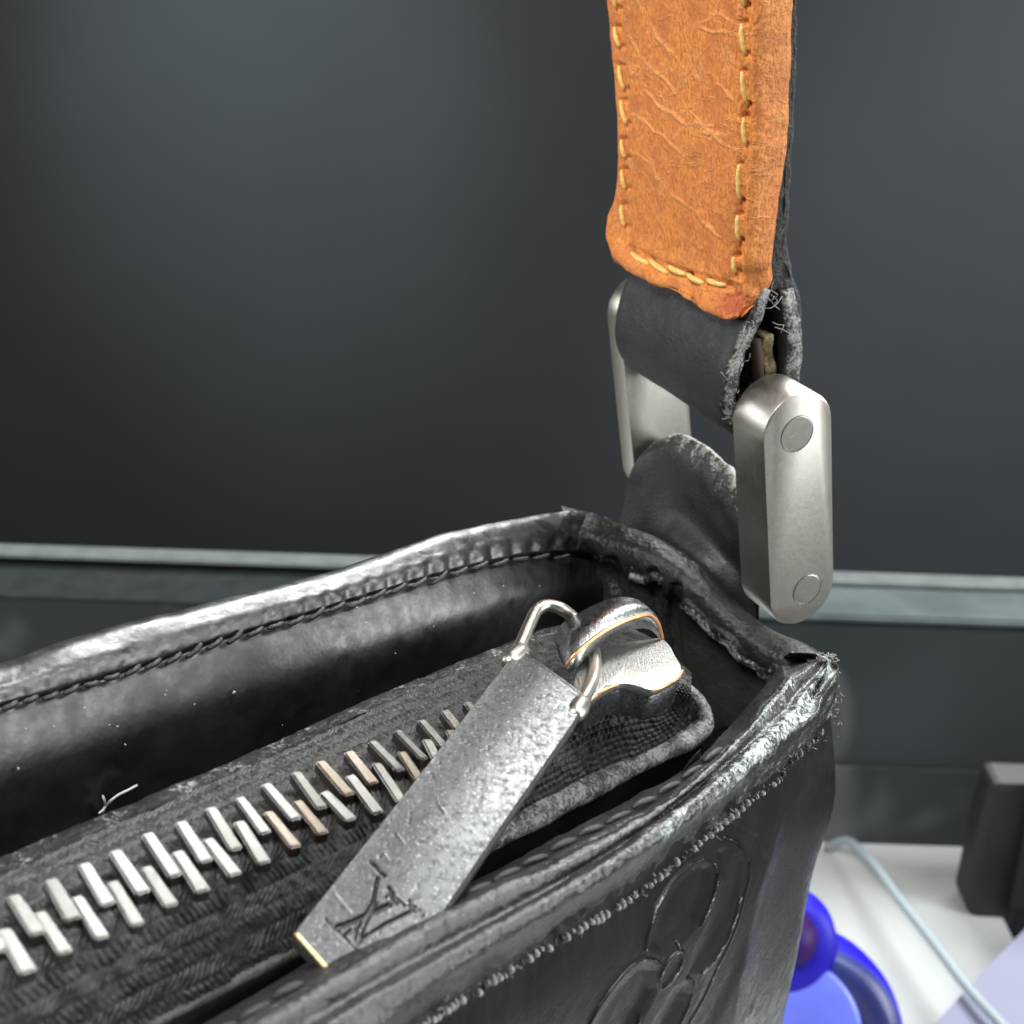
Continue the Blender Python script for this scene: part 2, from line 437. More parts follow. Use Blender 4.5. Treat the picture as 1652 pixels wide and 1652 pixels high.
# ---- blue round bottle on the counter
def bottle():
    lo_, hi_ = .05, YE
    for _ in range(40):
        yb_ = (lo_+hi_)/2; c = on_y(1272, 1672, yb_); R = np.linalg.norm(on_y(1455, 1672, yb_)-c)
        if c[2] > R*1.0: lo_ = yb_
        else: hi_ = yb_
    root = bpy.data.objects.new("blue_bottle", None); COL.objects.link(root); root.location = (c[0], c[1], .0)
    tag(root, "round blue glass bottle with purple stopper standing behind the bag corner", "bottle")
    kb = NT("deep blue glass"); kb.set(**{'Base Color': (.010, .004, .34), 'Roughness': .45, 'Specular IOR Level': .25}); n = kb.noise(kb.coord((.2, .2, .2)), 1.0); kb.set(Normal=kb.bump(n, .03, .1))
    kf = plain("periwinkle face", (.13, .17, .72), .32, nscale=.3, var=.10, bump=.02)
    kc = plain("purple stopper", (.022, .002, .07), .5, spec=.2, nscale=.5, var=.4, bump=.02)
    def lathe(name, prof, mat, axis, cen):     # prof: (r, a) with a along axis
        k = 64; a = nrm(axis); x = nrm(np.cross(a, [0.3, .2, .9])); y = np.cross(a, x)
        th = np.arange(k)/k*2*math.pi
        ring = np.cos(th)[:, None]*x+np.sin(th)[:, None]*y
        V = np.array([cen+r*ring+h*a for r, h in prof])
        F = gfaces(len(prof), k, False, True).tolist(); F.append(list(range(k))[::-1]); F.append([(len(prof)-1)*k+i for i in range(k)])
        return mk(name, V.reshape(-1, 3), F, mat, root, True, None, True, True)
    ax = nrm([0.02, -1.0, .42])
    T = .010
    lathe("body", [(R*.2, -T), (R*.8, -T), (R*.94, -T*.75), (R, -T*.2), (R, T*.2), (R*.97, T*.6), (R*.93, T*.85), (R*.86, T*.86)], kb.m, ax, c)
    lathe("front_face", [(.0005, T*1.16), (R*.3, T*1.16), (R*.68, T*1.14), (R*.72, T*1.08), (R*.72, T*.8)], kf, ax, c+np.array([-.17*R, 0, 0])-nrm(np.cross(ax, [-1, 0, 0]))*R*.12)
    kn = plain("navy bevel", (.022, .030, .14), .35, nscale=.3, var=.15, bump=.02)
    lathe("bevel_ring", [(R*.92, T*.80), (R*.925, T*.92), (R*.80, T*1.02), (R*.66, T*1.04), (R*.60, T*.9)], kn, ax, c+np.array([.0, 0, 0]))
    upv = nrm(np.cross(ax, [-1, 0, 0])); upv = upv if upv[2] > 0 else -upv
    cc = c+upv*R*.92-np.array([R*.14, 0, 0])+ax*T*.3+np.array([.0, 0, 0])
    lathe("collar", [(R*.1, -T*.5), (R*.44, -T*.3), (R*.48, T*.3), (R*.45, T*.75), (R*.34, T*.95), (.0005, T*1.0)], kb.m, ax, cc)
    lathe("stopper", [(R*.05, 0), (R*.25, T*.6), (R*.26, T*.95), (R*.21, T*1.3), (R*.11, T*1.5), (.0005, T*1.55)], kc, ax, cc+upv*R*.08)
    # a short foot holding the disc upright
    lo = c-upv*R
    lathe("foot", [(R*.34, .0), (R*.34, .004), (R*.2, max(.006, lo[2]*.6)), (R*.16, max(.008, c[2]-R*.8))], kb.m, (0, 0, 1), np.array([lo[0], lo[1], 0.0005]))
bottle()
# ---- black stand, lavender card, clear cord
def black_block():
    yb_ = YE-.035
    tl = on_y(1603, 1262, yb_); bl = on_y(1556, 1462, yb_); br = on_y(1606, 1546, yb_)
    x1 = tl[0]+.075; t = .012
    k = plain("matt black plastic", (.011, .011, .0108), .55, nscale=.5, var=.2, bump=.05)
    root = bpy.data.objects.new("black_display_block", None); COL.objects.link(root); root.location = (tl[0]+.03, yb_+.02, 0)
    tag(root, "matt black display block standing at the right end of the white counter", "display block")
    prof = np.array([[tl[0], tl[2]], [tl[0]-.001, tl[2]-.01], [bl[0], bl[2]], [br[0], br[2]], [br[0]+.004, .001], [x1, .001], [x1, tl[2]]])
    V = np.concatenate([np.column_stack([prof[:, 0], np.full(7, yb_), prof[:, 1]]), np.column_stack([prof[:, 0], np.full(7, yb_+t), prof[:, 1]])])
    F = [list(range(7)), list(range(13, 6, -1))]+[[i, i+7, (i+1) % 7+7, (i+1) % 7] for i in range(7)]
    o = mk("body", V, F, k, root, False, None, True, True)
    bv = o.modifiers.new("bevel", 'BEVEL'); bv.width = .002; bv.segments = 2
    k2 = plain("black velvet", (.006, .006, .006), .9, nscale=3, var=.2, bump=.1)
    box("velvet_pad", (tl[0]+.010, yb_-.002, tl[2]-.042), (x1, yb_-.0003, tl[2]+.004), k2, root, .0008)
black_block()
def card():
    k = plain("lavender white card", (.21, .21, .285), .85, nscale=.3, var=.03, bump=.02, spec=.05)
    zc_ = .012
    a = [on_z(*p, zc_) for p in ((1500, 1660), (1550, 1606), (1603, 1550), (1690, 1462), (1800, 1600), (1640, 1800))]
    a = np.array(a); n = len(a)
    V = np.concatenate([a, a-np.array([0, 0, .0011])])
    F = [list(range(n)), list(range(2*n-1, n-1, -1))]+[[i, i+n, (i+1) % n+n, (i+1) % n] for i in range(n)]
    o = mk("lavender_card", V, F, k, None, False, None, True, True)
    tag(o, "pale lavender card lying in the lower right corner of the counter", "card")
    kb = box("card_block", a.mean(0)+np.array([.004, -.002, -zc_+.0005]), a.mean(0)+np.array([.04, .012, -.0013]), k)
    tag(kb, "small pale block propping up the lavender card", "block")
card()
def cord():
    k = NT("clear plastic cord"); k.set(**{'Base Color': (.34, .40, .42), 'Roughness': .3, 'Transmission Weight': .25, 'IOR': 1.3}); n = k.noise(k.coord((.5, .5, .5)), 1); k.set(Normal=k.bump(n, .05, .1))
    pts = [on_z(1335, 1368, .0012), on_z(1362, 1356, .008), on_z(1400, 1384, .012), on_z(1450, 1450, .014), on_z(1505, 1520, .015), on_z(1560, 1592, .0155), on_z(1650, 1690, .016)]
    c = curve(np.array(pts), 40)
    cc = (c-CAM)@np.linalg.inv(BASIS)/S
    o = tube("clear_cord", cc, .20, k.m, None, 10)
    tag(o, "clear plastic cord arching over the white counter to the card", "cord")
cord()

# ================================================================== handbag
FOOT = toworld(P(900, 1150, 19)); FOOT[2] = 0
bag = bpy.data.objects.new("handbag", None); COL.objects.link(bag); bag.location = FOOT
tag(bag, "black leather handbag with open zip, silver link and tan leather strap", "handbag")
NWZ = float((N_@BASIS)[2])
def drop(p):
    """straight down the bag's wall to the counter"""
    return p-N_*((toworld(p)[2]-.0015)/(S*NWZ))
def fy(pts, xs):
    """y(x) through control points, smooth, with linear ends"""
    p = np.asarray(pts, float); return herm(p[:, 1], p[:, 0], np.asarray(xs, float))

# ---- back panel: outer face, top binding and inner face in one bent sheet
XB = np.array([-520, -260, -120, 0, 121, 242, 363, 484, 605, 726, 847, 925, 975, 1030])
top = fy([(-520, 1230), (-260, 1150), (-120, 1107), (0, 1070), (121, 1028), (303, 980), (484, 934), (605, 898), (726, 858), (847, 833), (938, 825), (985, 838), (1030, 858)], XB)
brt = fy([(-520, 1248), (-260, 1168), (-120, 1124), (0, 1086), (121, 1042), (242, 1006), (484, 944), (666, 893), (787, 856), (878, 840), (938, 834), (985, 848), (1030, 868)], XB)
sti = fy([(-520, 1303), (-260, 1222), (-120, 1180), (0, 1143), (109, 1113), (242, 1074), (363, 1034), (484, 998), (605, 962), (751, 919), (820, 904), (938, 897), (985, 902), (1030, 915)], XB)
low = fy([(-520, 1640), (-260, 1500), (0, 1385), (182, 1313), (424, 1210), (605, 1128), (805, 1046), (900, 1010), (1030, 985)], XB)
def rowW(ys, o, dx=0, dy=0): return [QW(x+dx, y+dy, o) for x, y in zip(XB, ys)]
r_top = rowW(top, -.10)
rows = [[drop(p) for p in r_top], [p-W_*.06-N_*1.2 for p in r_top], [p-W_*.04-N_*.3 for p in r_top], r_top,
        rowW((top*.45+brt*.55), .02), rowW(brt*.8+sti*.2, .17), rowW(brt*.45+sti*.55, .31), rowW(brt*.12+sti*.88, .37),
        rowW(sti, .33), rowW(sti*.93+low*.07, .37), rowW(sti*.55+low*.45, .60), rowW(low, .66)]
rows.append([p-N_*1.5 for p in rows[-1]]); rows.append([drop(p) for p in rows[-2]])
wv = [0, .1, .2, .30, .22, .10, .10, .14, .12, .0, .0, 0, 0, 0]
def dense_rows(rows, reps, wv, nc):
    """rows kept as keys, reps[i] steps between keys i and i+1"""
    A = np.asarray(rows, float); tr = chord(A); ts = [tr[0]]
    for i, k in enumerate(reps): ts += list(np.linspace(tr[i], tr[i+1], k+1)[1:])
    ts = np.array(ts); B = herm(A, tr, ts); wr = np.interp(ts, tr, wv)
    tc = chord(np.swapaxes(A, 0, 1)); cs = np.linspace(0, tc[-1], nc)
    return np.swapaxes(herm(np.swapaxes(B, 0, 1), tc, cs), 0, 1), wr, ts, tr
V, wr, ts, tr = dense_rows(rows, [4, 4, 3, 5, 6, 10, 16, 10, 8, 6, 34, 40, 5], wv, 520)
nn = gnormals(V); pix = topix(V)
f1 = fbm(V*1.3, 3, 3); f2 = fbm(V*5, 3, 5); f3 = fbm(V*16, 2, 6)
band = np.exp(-((ts-tr[6])/.45)**2)[:, None]
V = V+nn*(0.018*f1+.003*f2*np.maximum(band, .25)+.002*f3*band)[..., None]
# puckers beside each stitch toward the corner
bs = [(x, float(fy([(-120, 1180), (0, 1143), (109, 1113), (242, 1074), (363, 1034), (484, 998), (605, 962), (751, 919), (820, 904), (938, 897), (985, 902)], [x])[0])) for x in np.arange(-100, 950, 33)]
for i, (x, y) in enumerate(bs):
    a = (.012+.035*np.clip((x-350)/350, 0, 1))
    e = np.exp(-(((pix[..., 0]-x-4)/9)**2+((pix[..., 1]-y+14)/16)**2)); V = V-nn*(a*e)[..., None]
gro = np.exp(-((ts-tr[8])/.05)**2)[:, None]; V = V-nn*(.022*gro)[..., None]
corner = np.clip((pix[..., 0]-860)/90, 0, 1)*(ts < tr[10])[:, None]
wearg = np.broadcast_to(wr[:, None], V.shape[:2]).copy()+.28*corner*np.clip(.5+f2, 0, 1)
V = V+nn*(.035*corner*fbm(V*4.5, 4, 9))[..., None]
backp = sheet("back_panel", V, M_inner, bag, {"wear_or_glint": wearg})
for i in range(len(bs)-1):
    (x0, y0), (x1, y1) = bs[i], bs[i+1]
    if x1 > 960: break
    j = RNG.normal(0, 2.3, 2)
    stitch(backp, QW(x0+5, y0+3+j[0], .41), QW(x1-3, y1-2+j[1], .41), .034, M_thread, W_, name="stitch")

# ---- gusset: outer face, rolled rim and inner wall of the bag's end
GU = np.array([(905, 815), (960, 834), (1010, 850), (1060, 868), (1100, 892), (1140, 926), (1180, 966), (1215, 999), (1252, 1022), (1284, 1034), (1308, 1044), (1326, 1056)], float)
GL = np.array([(930, 880), (985, 915), (1030, 932), (1072, 955), (1107, 980), (1135, 1003), (1165, 1030), (1195, 1060), (1222, 1080), (1242, 1086), (1266, 1092), (1290, 1094)], float)
GB = np.array([(930, 985), (985, 1010), (1030, 1040), (1072, 1075), (1100, 1105), (1130, 1140), (1160, 1175), (1190, 1190), (1215, 1175), (1240, 1155), (1262, 1140), (1290, 1125)], float)
def rowD(p, o): return [QD(x, y, o) for x, y in p]
gu = rowD(GU, .12)
g0 = rowD(GU*.86+GL*.14, -.06); g1 = rowD(GU*.55+GL*.45, -.28); g2 = rowD(GU*.22+GL*.78, -.32)
g3 = rowD(GL, -.22); g4 = rowD(GL*.88+GB*.12, -.02); g5 = rowD(GL*.4+GB*.6, .05); g6 = rowD(GB, .08)
rows = [[drop(p+D_*.7) for p in gu], [p-N_*1.0+D_*.6 for p in gu], [p-N_*.2+D_*.35 for p in gu], gu, g0, g1, g2, g3, g4, g5, g6,
        [p-N_*2 for p in g6], [drop(p) for p in g6]]
wv = [0, .1, .2, .25, .20, .05, .03, .26, .0, .0, 0, 0, 0]
V, wr, ts, tr = dense_rows(rows, [4, 5, 5, 8, 14, 12, 10, 8, 18, 12, 5, 5], wv, 300)
nn = gnormals(V); pix = topix(V); f1 = fbm(V*1.6, 4, 21); f2 = fbm(V*6, 4, 25)
rim = ((ts > tr[2]) & (ts < tr[8]))[:, None].astype(float)
wall_ = (ts >= tr[8])[:, None].astype(float)
V = V+nn*(.022*f1*rim+.006*f2*rim+.04*fbm(V*.9, 3, 33)*wall_)[..., None]
V = V-nn*(.10*segdist(pix, [([(985, 910), (1005, 960), (1000, 1040)], 12), ([(1090, 950), (1085, 1010), (1095, 1080)], 9), ([(1052, 925), (1062, 985), (1060, 1060)], 8)]))[..., None]
V = V+nn*(.06*segdist(pix, [([(1107, 973), (1147, 1012), (1180, 1036), (1198, 1064)], 7), ([(1020, 932), (1062, 938)], 6)]))[..., None]
wearg = np.broadcast_to(wr[:, None], V.shape[:2])+.30*segdist(pix, [([(1107, 973), (1147, 1012), (1180, 1036), (1198, 1064)], 7), ([(1020, 932), (1062, 938)], 7)])
wearg = wearg+.25*np.exp(-(((pix[..., 0]-1110)/45)**2+((pix[..., 1]-912)/28)**2))+.10*np.clip((pix[..., 0]-1215)/60, 0, 1)*rim+.3*np.exp(-(((pix[..., 0]-985)/70)**2+((pix[..., 1]-893)/40)**2))
gus = sheet("gusset", V, M_gus, bag, {"wear_or_glint": wearg})

tl_ = [[(1186, 1042), (1225, 1054), (1262, 1060), (1304, 1058)], [(1192, 1060), (1228, 1074), (1262, 1080), (1302, 1076)], [(1206, 1074), (1234, 1092), (1260, 1102), (1296, 1098)], [(1214, 1082), (1240, 1100), (1264, 1110), (1294, 1106)]]
Tn = np.array([[QD(x, y, o) for x, y in r_] for r_, o in zip(tl_, (-.12, -.30, -.26, .0))])
Tg, twr = cgrid(Tn, 50, 90, [.25, .42, .38, .1]); tnn = gnormals(Tg)
Tg = Tg+tnn*(.07*fbm(Tg*3.2, 4, 35)+.025*fbm(Tg*9, 2, 36))[..., None]
sheet("torn_lining", np.concatenate([Tg, (Tg-tnn*.08)[::-1]]), M_gus, bag, {"wear_or_glint": np.concatenate([np.broadcast_to(twr[:, None], Tg.shape[:2])]*2)}, close_r=True)

# ---- front wall
c0, c1 = QT(1290, 1150), QT(660, 1580)
FD = nrm(c0-c1); FN = np.cross(FD, N_); FN = FN if FN.dot(W_) > 0 else -FN; FN = nrm(FN)
def QF(px, py, o=0.0): return hit(px, py, FN, c0+FN*o)
def ext(p):   # last control point continued out of the frame
    a, b = np.array(p[-2], float), np.array(p[-1], float); return tuple(b+(b-a)*1.6)
RA = [(1303, 1060), (1262, 1088), (1167, 1200), (1012, 1308), (880, 1378), (744, 1447), (560, 1537), (374, 1648)]
RR = [(1312, 1054), (1267, 1115), (1180, 1211), (1005, 1345), (890, 1405), (752, 1467), (590, 1560), (440, 1648)]
RG = [(1319, 1056), (1271, 1139), (1189, 1216), (998, 1364), (890, 1428), (780, 1487), (624, 1572), (476, 1660)]
RC = [(1326, 1066), (1290, 1152), (1207, 1238), (988, 1392), (890, 1455), (800, 1507), (662, 1582), (528, 1664)]
RB = [(1337, 1066), (1321, 1146), (1234, 1236), (998, 1418), (905, 1476), (830, 1524), (694, 1604), (580, 1672)]
RE = [(1334, 1139), (1307, 1206), (1216, 1288), (983, 1470), (915, 1512), (860, 1543), (735, 1622), (640, 1680)]
P1 = [(1325, 1245), (1265, 1315), (1180, 1392), (980, 1545), (915, 1590), (850, 1628), (740, 1700), (640, 1760)]
P2 = [(1290, 1385), (1228, 1440), (1140, 1520), (950, 1690), (890, 1730), (820, 1775), (710, 1850), (610, 1910)]
P3 = [(1258, 1550), (1195, 1595), (1100, 1680), (915, 1850), (850, 1890), (780, 1940), (680, 2010), (580, 2070)]
P4 = [(1226, 1700), (1165, 1740), (1070, 1830), (885, 2000), (820, 2040), (750, 2090), (650, 2160), (550, 2220)]
for R in (RA, RR, RG, RC, RB, RE, P1, P2, P3, P4): R.append(ext(R))
def depthen(row, first, behind):
    """row: points from the corner inward; first = how far the silhouette point lies behind the front plane"""
    out = [np.array(q) for q in row]
    s = out[0]; out[0] = s*(1+first/s[2])
    if behind > 1.45: b = out[0]-FN*behind-FD*.15
    else: b = out[0]-W_*.30-N_*.12
    q = out[1]*.86+out[0]*.14; q2 = out[1]*.90+out[2]*.10
    return [b, out[0], q, out[1], q2]+out[2:]
front = [([QT(x, y, -1.2)-W_*.1 for x, y in RA], .1, .4), ([QT(x, y, -.16) for x, y in RA], .1, .4), ([QT(x, y, .02) for x, y in RR], .1, .5),
         ([QT(x, y, -.06) for x, y in RG], .15, .6), ([QT(x*.72+x2*.28, y*.72+y2*.28, .025) for (x, y), (x2, y2) in zip(RG, RB)], .18, .8), ([QT(x*.30+x2*.70, y*.30+y2*.70, -.06) for (x, y), (x2, y2) in zip(RG, RB)], .25, 1.0), ([QF(x, y, .10) for x, y in RB], 1.75, 1.2),
         ([QF(x, y, .02) for x, y in RE], 1.7, 1.4), ([QF(x, y, .10) for x, y in P1], 1.9, 1.6), ([QF(x, y, .12) for x, y in P2], 2.3, 1.7),
         ([QF(x, y, .10) for x, y in P3], 2.7, 1.8), ([QF(x, y, .05) for x, y in P4], 2.9, 1.8)]
net = [depthen(*f) for f in front]
net.append([drop(p) for p in net[-1]])
rowsF = [np.array(r) for r in net]
# binding (lip, groove, rolled band) is one part, the embossed panel another
bind = rowsF[0:8]
bind[7] = rowsF[7]-FN*.03
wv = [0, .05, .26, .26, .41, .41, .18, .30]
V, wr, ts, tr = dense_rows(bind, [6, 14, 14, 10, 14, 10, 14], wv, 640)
nn = gnormals(V); pix = topix(V); f1 = fbm(V*1.5, 3, 41); f2 = fbm(V*6, 4, 45); f3 = fbm(V*18, 2, 46)
t01 = np.linspace(1, 0, V.shape[1])[None, :]**1.0
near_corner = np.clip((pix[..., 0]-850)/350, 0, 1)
V = V+nn*(.022*f1+(.006+.008*near_corner)*f2+.003*f3)[..., None]
grv = np.exp(-((ts-tr[3])/.05)**2)[:, None]; V = V-nn*(.05*grv*(.6+.6*f1))[..., None]
grv2 = np.exp(-((ts-tr[1]-.62*(tr[2]-tr[1]))/.03)**2)[:, None]; V = V-nn*(.022*grv2)[..., None]
wearg = wr[:, None]*(.35+.75*near_corner)+.10*near_corner  # real wear, raised along the crest to paint its highlight as pale specks
bindo = sheet("rim_binding", V, M_rim, bag, {"wear_or_glint": wearg})
# embossed panel
pan = [rowsF[6]-FN*.06-N_*.05, rowsF[7]]+rowsF[8:]
pan = [np.array(r_) for r_ in pan]
for r_ in pan[:2]: r_[0] = r_[1]-FN*.30-N_*.7-FD*.05
V, wr, ts, tr = dense_rows(pan, [14, 170, 190, 60, 10, 6], [.3, .42, 0, 0, 0, 0, 0], 800)
# finer columns where the flower stands
nn = gnormals(V); pix = topix(V)
flower = [([(1041, 1533), (1045, 1510), (1052, 1487), (1060, 1463), (1077, 1434), (1094, 1413), (1115, 1394), (1136, 1385), (1153, 1394), (1159, 1408), (1155, 1430), (1149, 1451), (1141, 1470), (1130, 1493)], 2.6),
          ([(1175, 1353), (1194, 1360), (1206, 1374), (1214, 1391), (1213, 1415), (1204, 1449), (1194, 1491), (1179, 1527), (1162, 1561), (1141, 1612), (1117, 1648), (1100, 1690), (1070, 1740)], 2.8),
          ([(1197, 1449), (1191, 1478), (1175, 1516), (1153, 1550), (1134, 1570)], 3.0),
          ([(900, 1745), (925, 1700), (952, 1648), (965, 1624), (982, 1599), (1005, 1571), (1024, 1554), (1041, 1546), (1056, 1549), (1064, 1555)], 2.4),
          ([(1111, 1578), (1119, 1588), (1119, 1605), (1113, 1624), (1102, 1646), (1085, 1680), (1060, 1715)], 2.6),
          ([(1094, 1521), (1096, 1535)], 2.2), ([(1196, 1652), (1215, 1627)], 2.4), ([(1030, 1655), (1036, 1640)], 2.4)]
el = []
for k in range(25):
    a = k/24*2*math.pi; ca, sa = math.cos(a)*33, math.sin(a)*11; th = math.radians(-60)
    el.append((1083+ca*math.cos(th)-sa*math.sin(th), 1563+ca*math.sin(th)+sa*math.cos(th)))
flower.append((el, 2.6))
ridge = segdist(pix, [(a_, b_*.85) for a_, b_ in flower])
def inside(pix, poly):
    m = np.zeros(pix.shape[:2], bool); P_ = np.asarray(poly, float)
    for a_, b_ in zip(P_, np.roll(P_, -1, 0)):
        c_ = ((a_[1] > pix[..., 1]) != (b_[1] > pix[..., 1]))
        with np.errstate(divide='ignore', invalid='ignore'):
            xi = (b_[0]-a_[0])*(pix[..., 1]-a_[1])/(b_[1]-a_[1])+a_[0]
        m ^= c_ & (pix[..., 0] < xi)
    d = np.full(pix.shape[:2], 1e9)
    for a_, b_ in zip(P_, np.roll(P_, -1, 0)):
        ab = b_-a_; t = np.clip(((pix-a_)@ab)/ab.dot(ab), 0, 1)
        d = np.minimum(d, np.linalg.norm(pix-(a_+t[..., None]*ab), axis=-1))
    return np.where(m, np.clip(d/22, 0, 1), 0)
petals = [[(1041, 1533), (1045, 1510), (1052, 1487), (1060, 1463), (1077, 1434), (1094, 1413), (1115, 1394), (1136, 1385), (1153, 1394), (1159, 1408), (1155, 1430), (1149, 1451), (1141, 1470), (1130, 1493), (1098, 1530), (1070, 1545)],
          [(1150, 1372), (1175, 1353), (1194, 1360), (1206, 1374), (1214, 1391), (1213, 1415), (1204, 1449), (1194, 1491), (1175, 1516), (1153, 1550), (1134, 1570), (1105, 1575), (1118, 1530), (1141, 1478), (1160, 1420)],
          [(940, 1670), (952, 1648), (965, 1624), (982, 1599), (1005, 1571), (1024, 1554), (1041, 1546), (1056, 1549), (1066, 1565), (1064, 1600), (1040, 1650), (1000, 1710), (940, 1740)],
          [(1086, 1592), (1111, 1578), (1119, 1588), (1119, 1605), (1113, 1624), (1102, 1646), (1060, 1715), (1020, 1720), (1050, 1650)]]
puff = sum(inside(pix, p_) for p_ in petals); puff = puff*puff*(3-2*puff)
V = V+nn*(.020*ridge-.055*puff)[..., None]
V = V-nn*(.035*segdist(pix, [([(1165, 1335), (1212, 1362), (1224, 1392), (1222, 1425), (1213, 1460), (1203, 1500), (1188, 1540), (1165, 1590), (1130, 1660), (1090, 1730)], 17)]))[..., None]
f1 = fbm(V*.8, 3, 51); f2 = fbm(V*5, 3, 52)
# tiny strains running from the seam into the panel
dist_seam = np.clip((ts-tr[1])/.9, 0, 3)[:, None]
strain = np.sin(pix[..., 0]*.33+4*f1)*np.exp(-dist_seam*2.2)*(ts > tr[1])[:, None]
V = V+nn*(.022*fbm(V*.5, 2, 51)+.0012*f2+.002*strain)[..., None]
wearg = np.broadcast_to(wr[:, None], V.shape[:2])*.5+.52*ridge*np.clip(.75+.5*fbm(V*2.2, 3, 57), .2, 1)
x2 = np.interp(pix[..., 1], [1206, 1315, 1440, 1595, 1740], [1312, 1272, 1230, 1193, 1160])
sheen_m = np.clip((pix[..., 0]-x2+6+6*fbm(V*2, 2, 58))/22, 0, 1)*np.clip((pix[..., 1]-1290)/140, 0, 1)  # sheen put in by a stronger specular where the panel turns the corner
panel = sheet("front_panel", V, M_front, bag, {"wear_or_glint": wearg, "sheen_boost": sheen_m})
# rope-like stitches along the inner lip
ra = curve(np.array([(1172, 1197, 0), (1107, 1252, 0), (1012, 1309, 0), (907, 1362, 0), (744, 1449, 0), (560, 1540, 0), (374, 1652, 0), (250, 1725, 0)]), 400)[:, :2]
cl = np.concatenate([[0], np.cumsum(np.linalg.norm(np.diff(ra, axis=0), axis=1))])
s = 6.0; k = 0
while s < cl[-1]-50:
    ln = 44+24*(s/cl[-1]); a = [np.interp(s+2, cl, ra[:, i]) for i in (0, 1)]; b = [np.interp(s+ln-3, cl, ra[:, i]) for i in (0, 1)]
    j = RNG.normal(0, 1.2, 2)
    hid = -.45 if 470 < (a[0]+b[0])/2 < 742 else -.05
    stitch(bindo, QT(a[0], a[1]+j[0]+3, hid), QT(b[0], b[1]+j[1]-2, hid), .037*RNG.uniform(.85, 1.15), M_thread, N_, 8, .25)
    s += ln; k += 1
# frayed grey stitches along the outer seam
re_ = curve(np.array([(1345, 1120, 0), (1333, 1166, 0), (1307, 1203, 0), (1276, 1226, 0), (1251, 1261, 0), (1216, 1288, 0), (1172, 1325, 0), (1092, 1390, 0), (983, 1471, 0), (925, 1504, 0), (860, 1541, 0), (735, 1620, 0), (640, 1680, 0)]), 500)[:, :2]
cl = np.concatenate([[0], np.cumsum(np.linalg.norm(np.diff(re_, axis=0), axis=1))])
def pz(px, py, o=.10):
    """point on the outer seam, following the corner back"""
    q = QF(px, py, o); b = np.clip((px-1303)/33, 0, 1)*1.65
    return q*(1+b/q[2])
s = 4.0; frays = []
while s < cl[-1]-20:
    ln = RNG.uniform(8, 13); x, y = [np.interp(s, cl, re_[:, i]) for i in (0, 1)]
    x2, y2 = [np.interp(s+ln, cl, re_[:, i]) for i in (0, 1)]
    big = 1.0 if RNG.random() < .65 else .55
    j = RNG.normal(0, 2.2, 2)
    stitch(panel, pz(x-2, y+6+j[0], .08), pz(x2+5, y2-7+j[1], .08), .030*big, M_grey if RNG.random() < .72 else M_thread, FN, 6, .5)
    if x > 1000 or RNG.random() < .4:
        for _ in range(int(RNG.integers(1, 4))):
            p = pz(x+RNG.normal(0, 5), y+RNG.normal(0, 5), .12)
            frays.append((p, .02+.07*RNG.random()))
    s += ln*RNG.uniform(.9, 1.15)
def fibre(p, L, r=.006, bias=None):
    d = nrm(RNG.normal(size=3)+(bias if bias is not None else FN*.8)); d2 = nrm(d+RNG.normal(size=3)*.8); d3 = nrm(d2+RNG.normal(size=3)*.9)
    pts = [p, p+d*L*.4, p+d*L*.4+d2*L*.35, p+d*L*.4+d2*L*.35+d3*L*.35]
    return tube_geo(curve(np.array(pts), 7), [r, r, r, r, r*.9, r*.7, r*.4], 4)
for _ in range(60):          # burst of fibres at the worn corner
    if RNG.random() < .55:
        x, y = RNG.normal(1345, 6), RNG.normal(1122, 26); p = pz(x, y, .10)
    else:
        x, y = RNG.normal(1332, 7), RNG.normal(1058, 4); p = QT(x, y, .0)
    frays.append((p, RNG.uniform(.03, .10)))
Vf, Ff = join_geo([fibre(p, L) for p, L in frays])
tag(mk("frayed_fibres", Vf, Ff, M_grey, panel), kind="stuff")

# ---- zip pouch: woven tape with a raised middle
XT = np.array([-480, -220, -80, 0, 90, 182, 300, 424, 520, 605, 700, 805, 900, 985, 1060, 1115])
up0 = fy([(-480, 1614), (-220, 1490), (0, 1385), (182, 1311), (424, 1208), (605, 1126), (805, 1046), (900, 1012), (985, 1004), (1060, 1040), (1115, 1090)], XT)
up1 = fy([(-480, 1649), (-220, 1522), (0, 1415), (182, 1334), (424, 1228), (605, 1143), (805, 1058), (900, 1024), (985, 1018), (1060, 1052), (1117, 1096)], XT)
mid = fy([(-480, 1773), (-220, 1640), (0, 1528), (90, 1484), (230, 1422), (330, 1374), (426, 1330), (516, 1290), (600, 1254), (690, 1214), (805, 1160), (985, 1082), (1060, 1084), (1120, 1110)], XT)
bot = fy([(-480, 2044), (-220, 1900), (0, 1778), (120, 1712), (236, 1652), (340, 1598), (439, 1544), (610, 1450), (750, 1372), (827, 1330), (962, 1256), (1034, 1220), (1107, 1183), (1124, 1150)], XT)
def rowT(ys, h): return [QT(x, y, h) for x, y in zip(XT, ys)]
r_up = rowT(up0, -.55)
rows = [[p-N_*2.5+W_*.1 for p in r_up], [p-N_*.25 for p in r_up], r_up, rowT(up1, -.42), rowT(mid*.35+up1*.65, -.27), rowT(mid*.80+up1*.20, -.12), rowT(mid, -.09), rowT(mid*.80+bot*.20, -.14),
        rowT(mid*.5+bot*.5, -.42), rowT(bot*.85+mid*.15, -.78), rowT(bot, -.95)]
tape_rows = rows[3:]
leath = rows[:4]
V, wr, ts, tr = dense_rows(leath, [4, 3, 8], [0, .2, .36, .32], 300)
nn = gnormals(V); V = V+nn*(.012*fbm(V*3, 3, 61)+.006*fbm(V*11, 2, 62))[..., None]
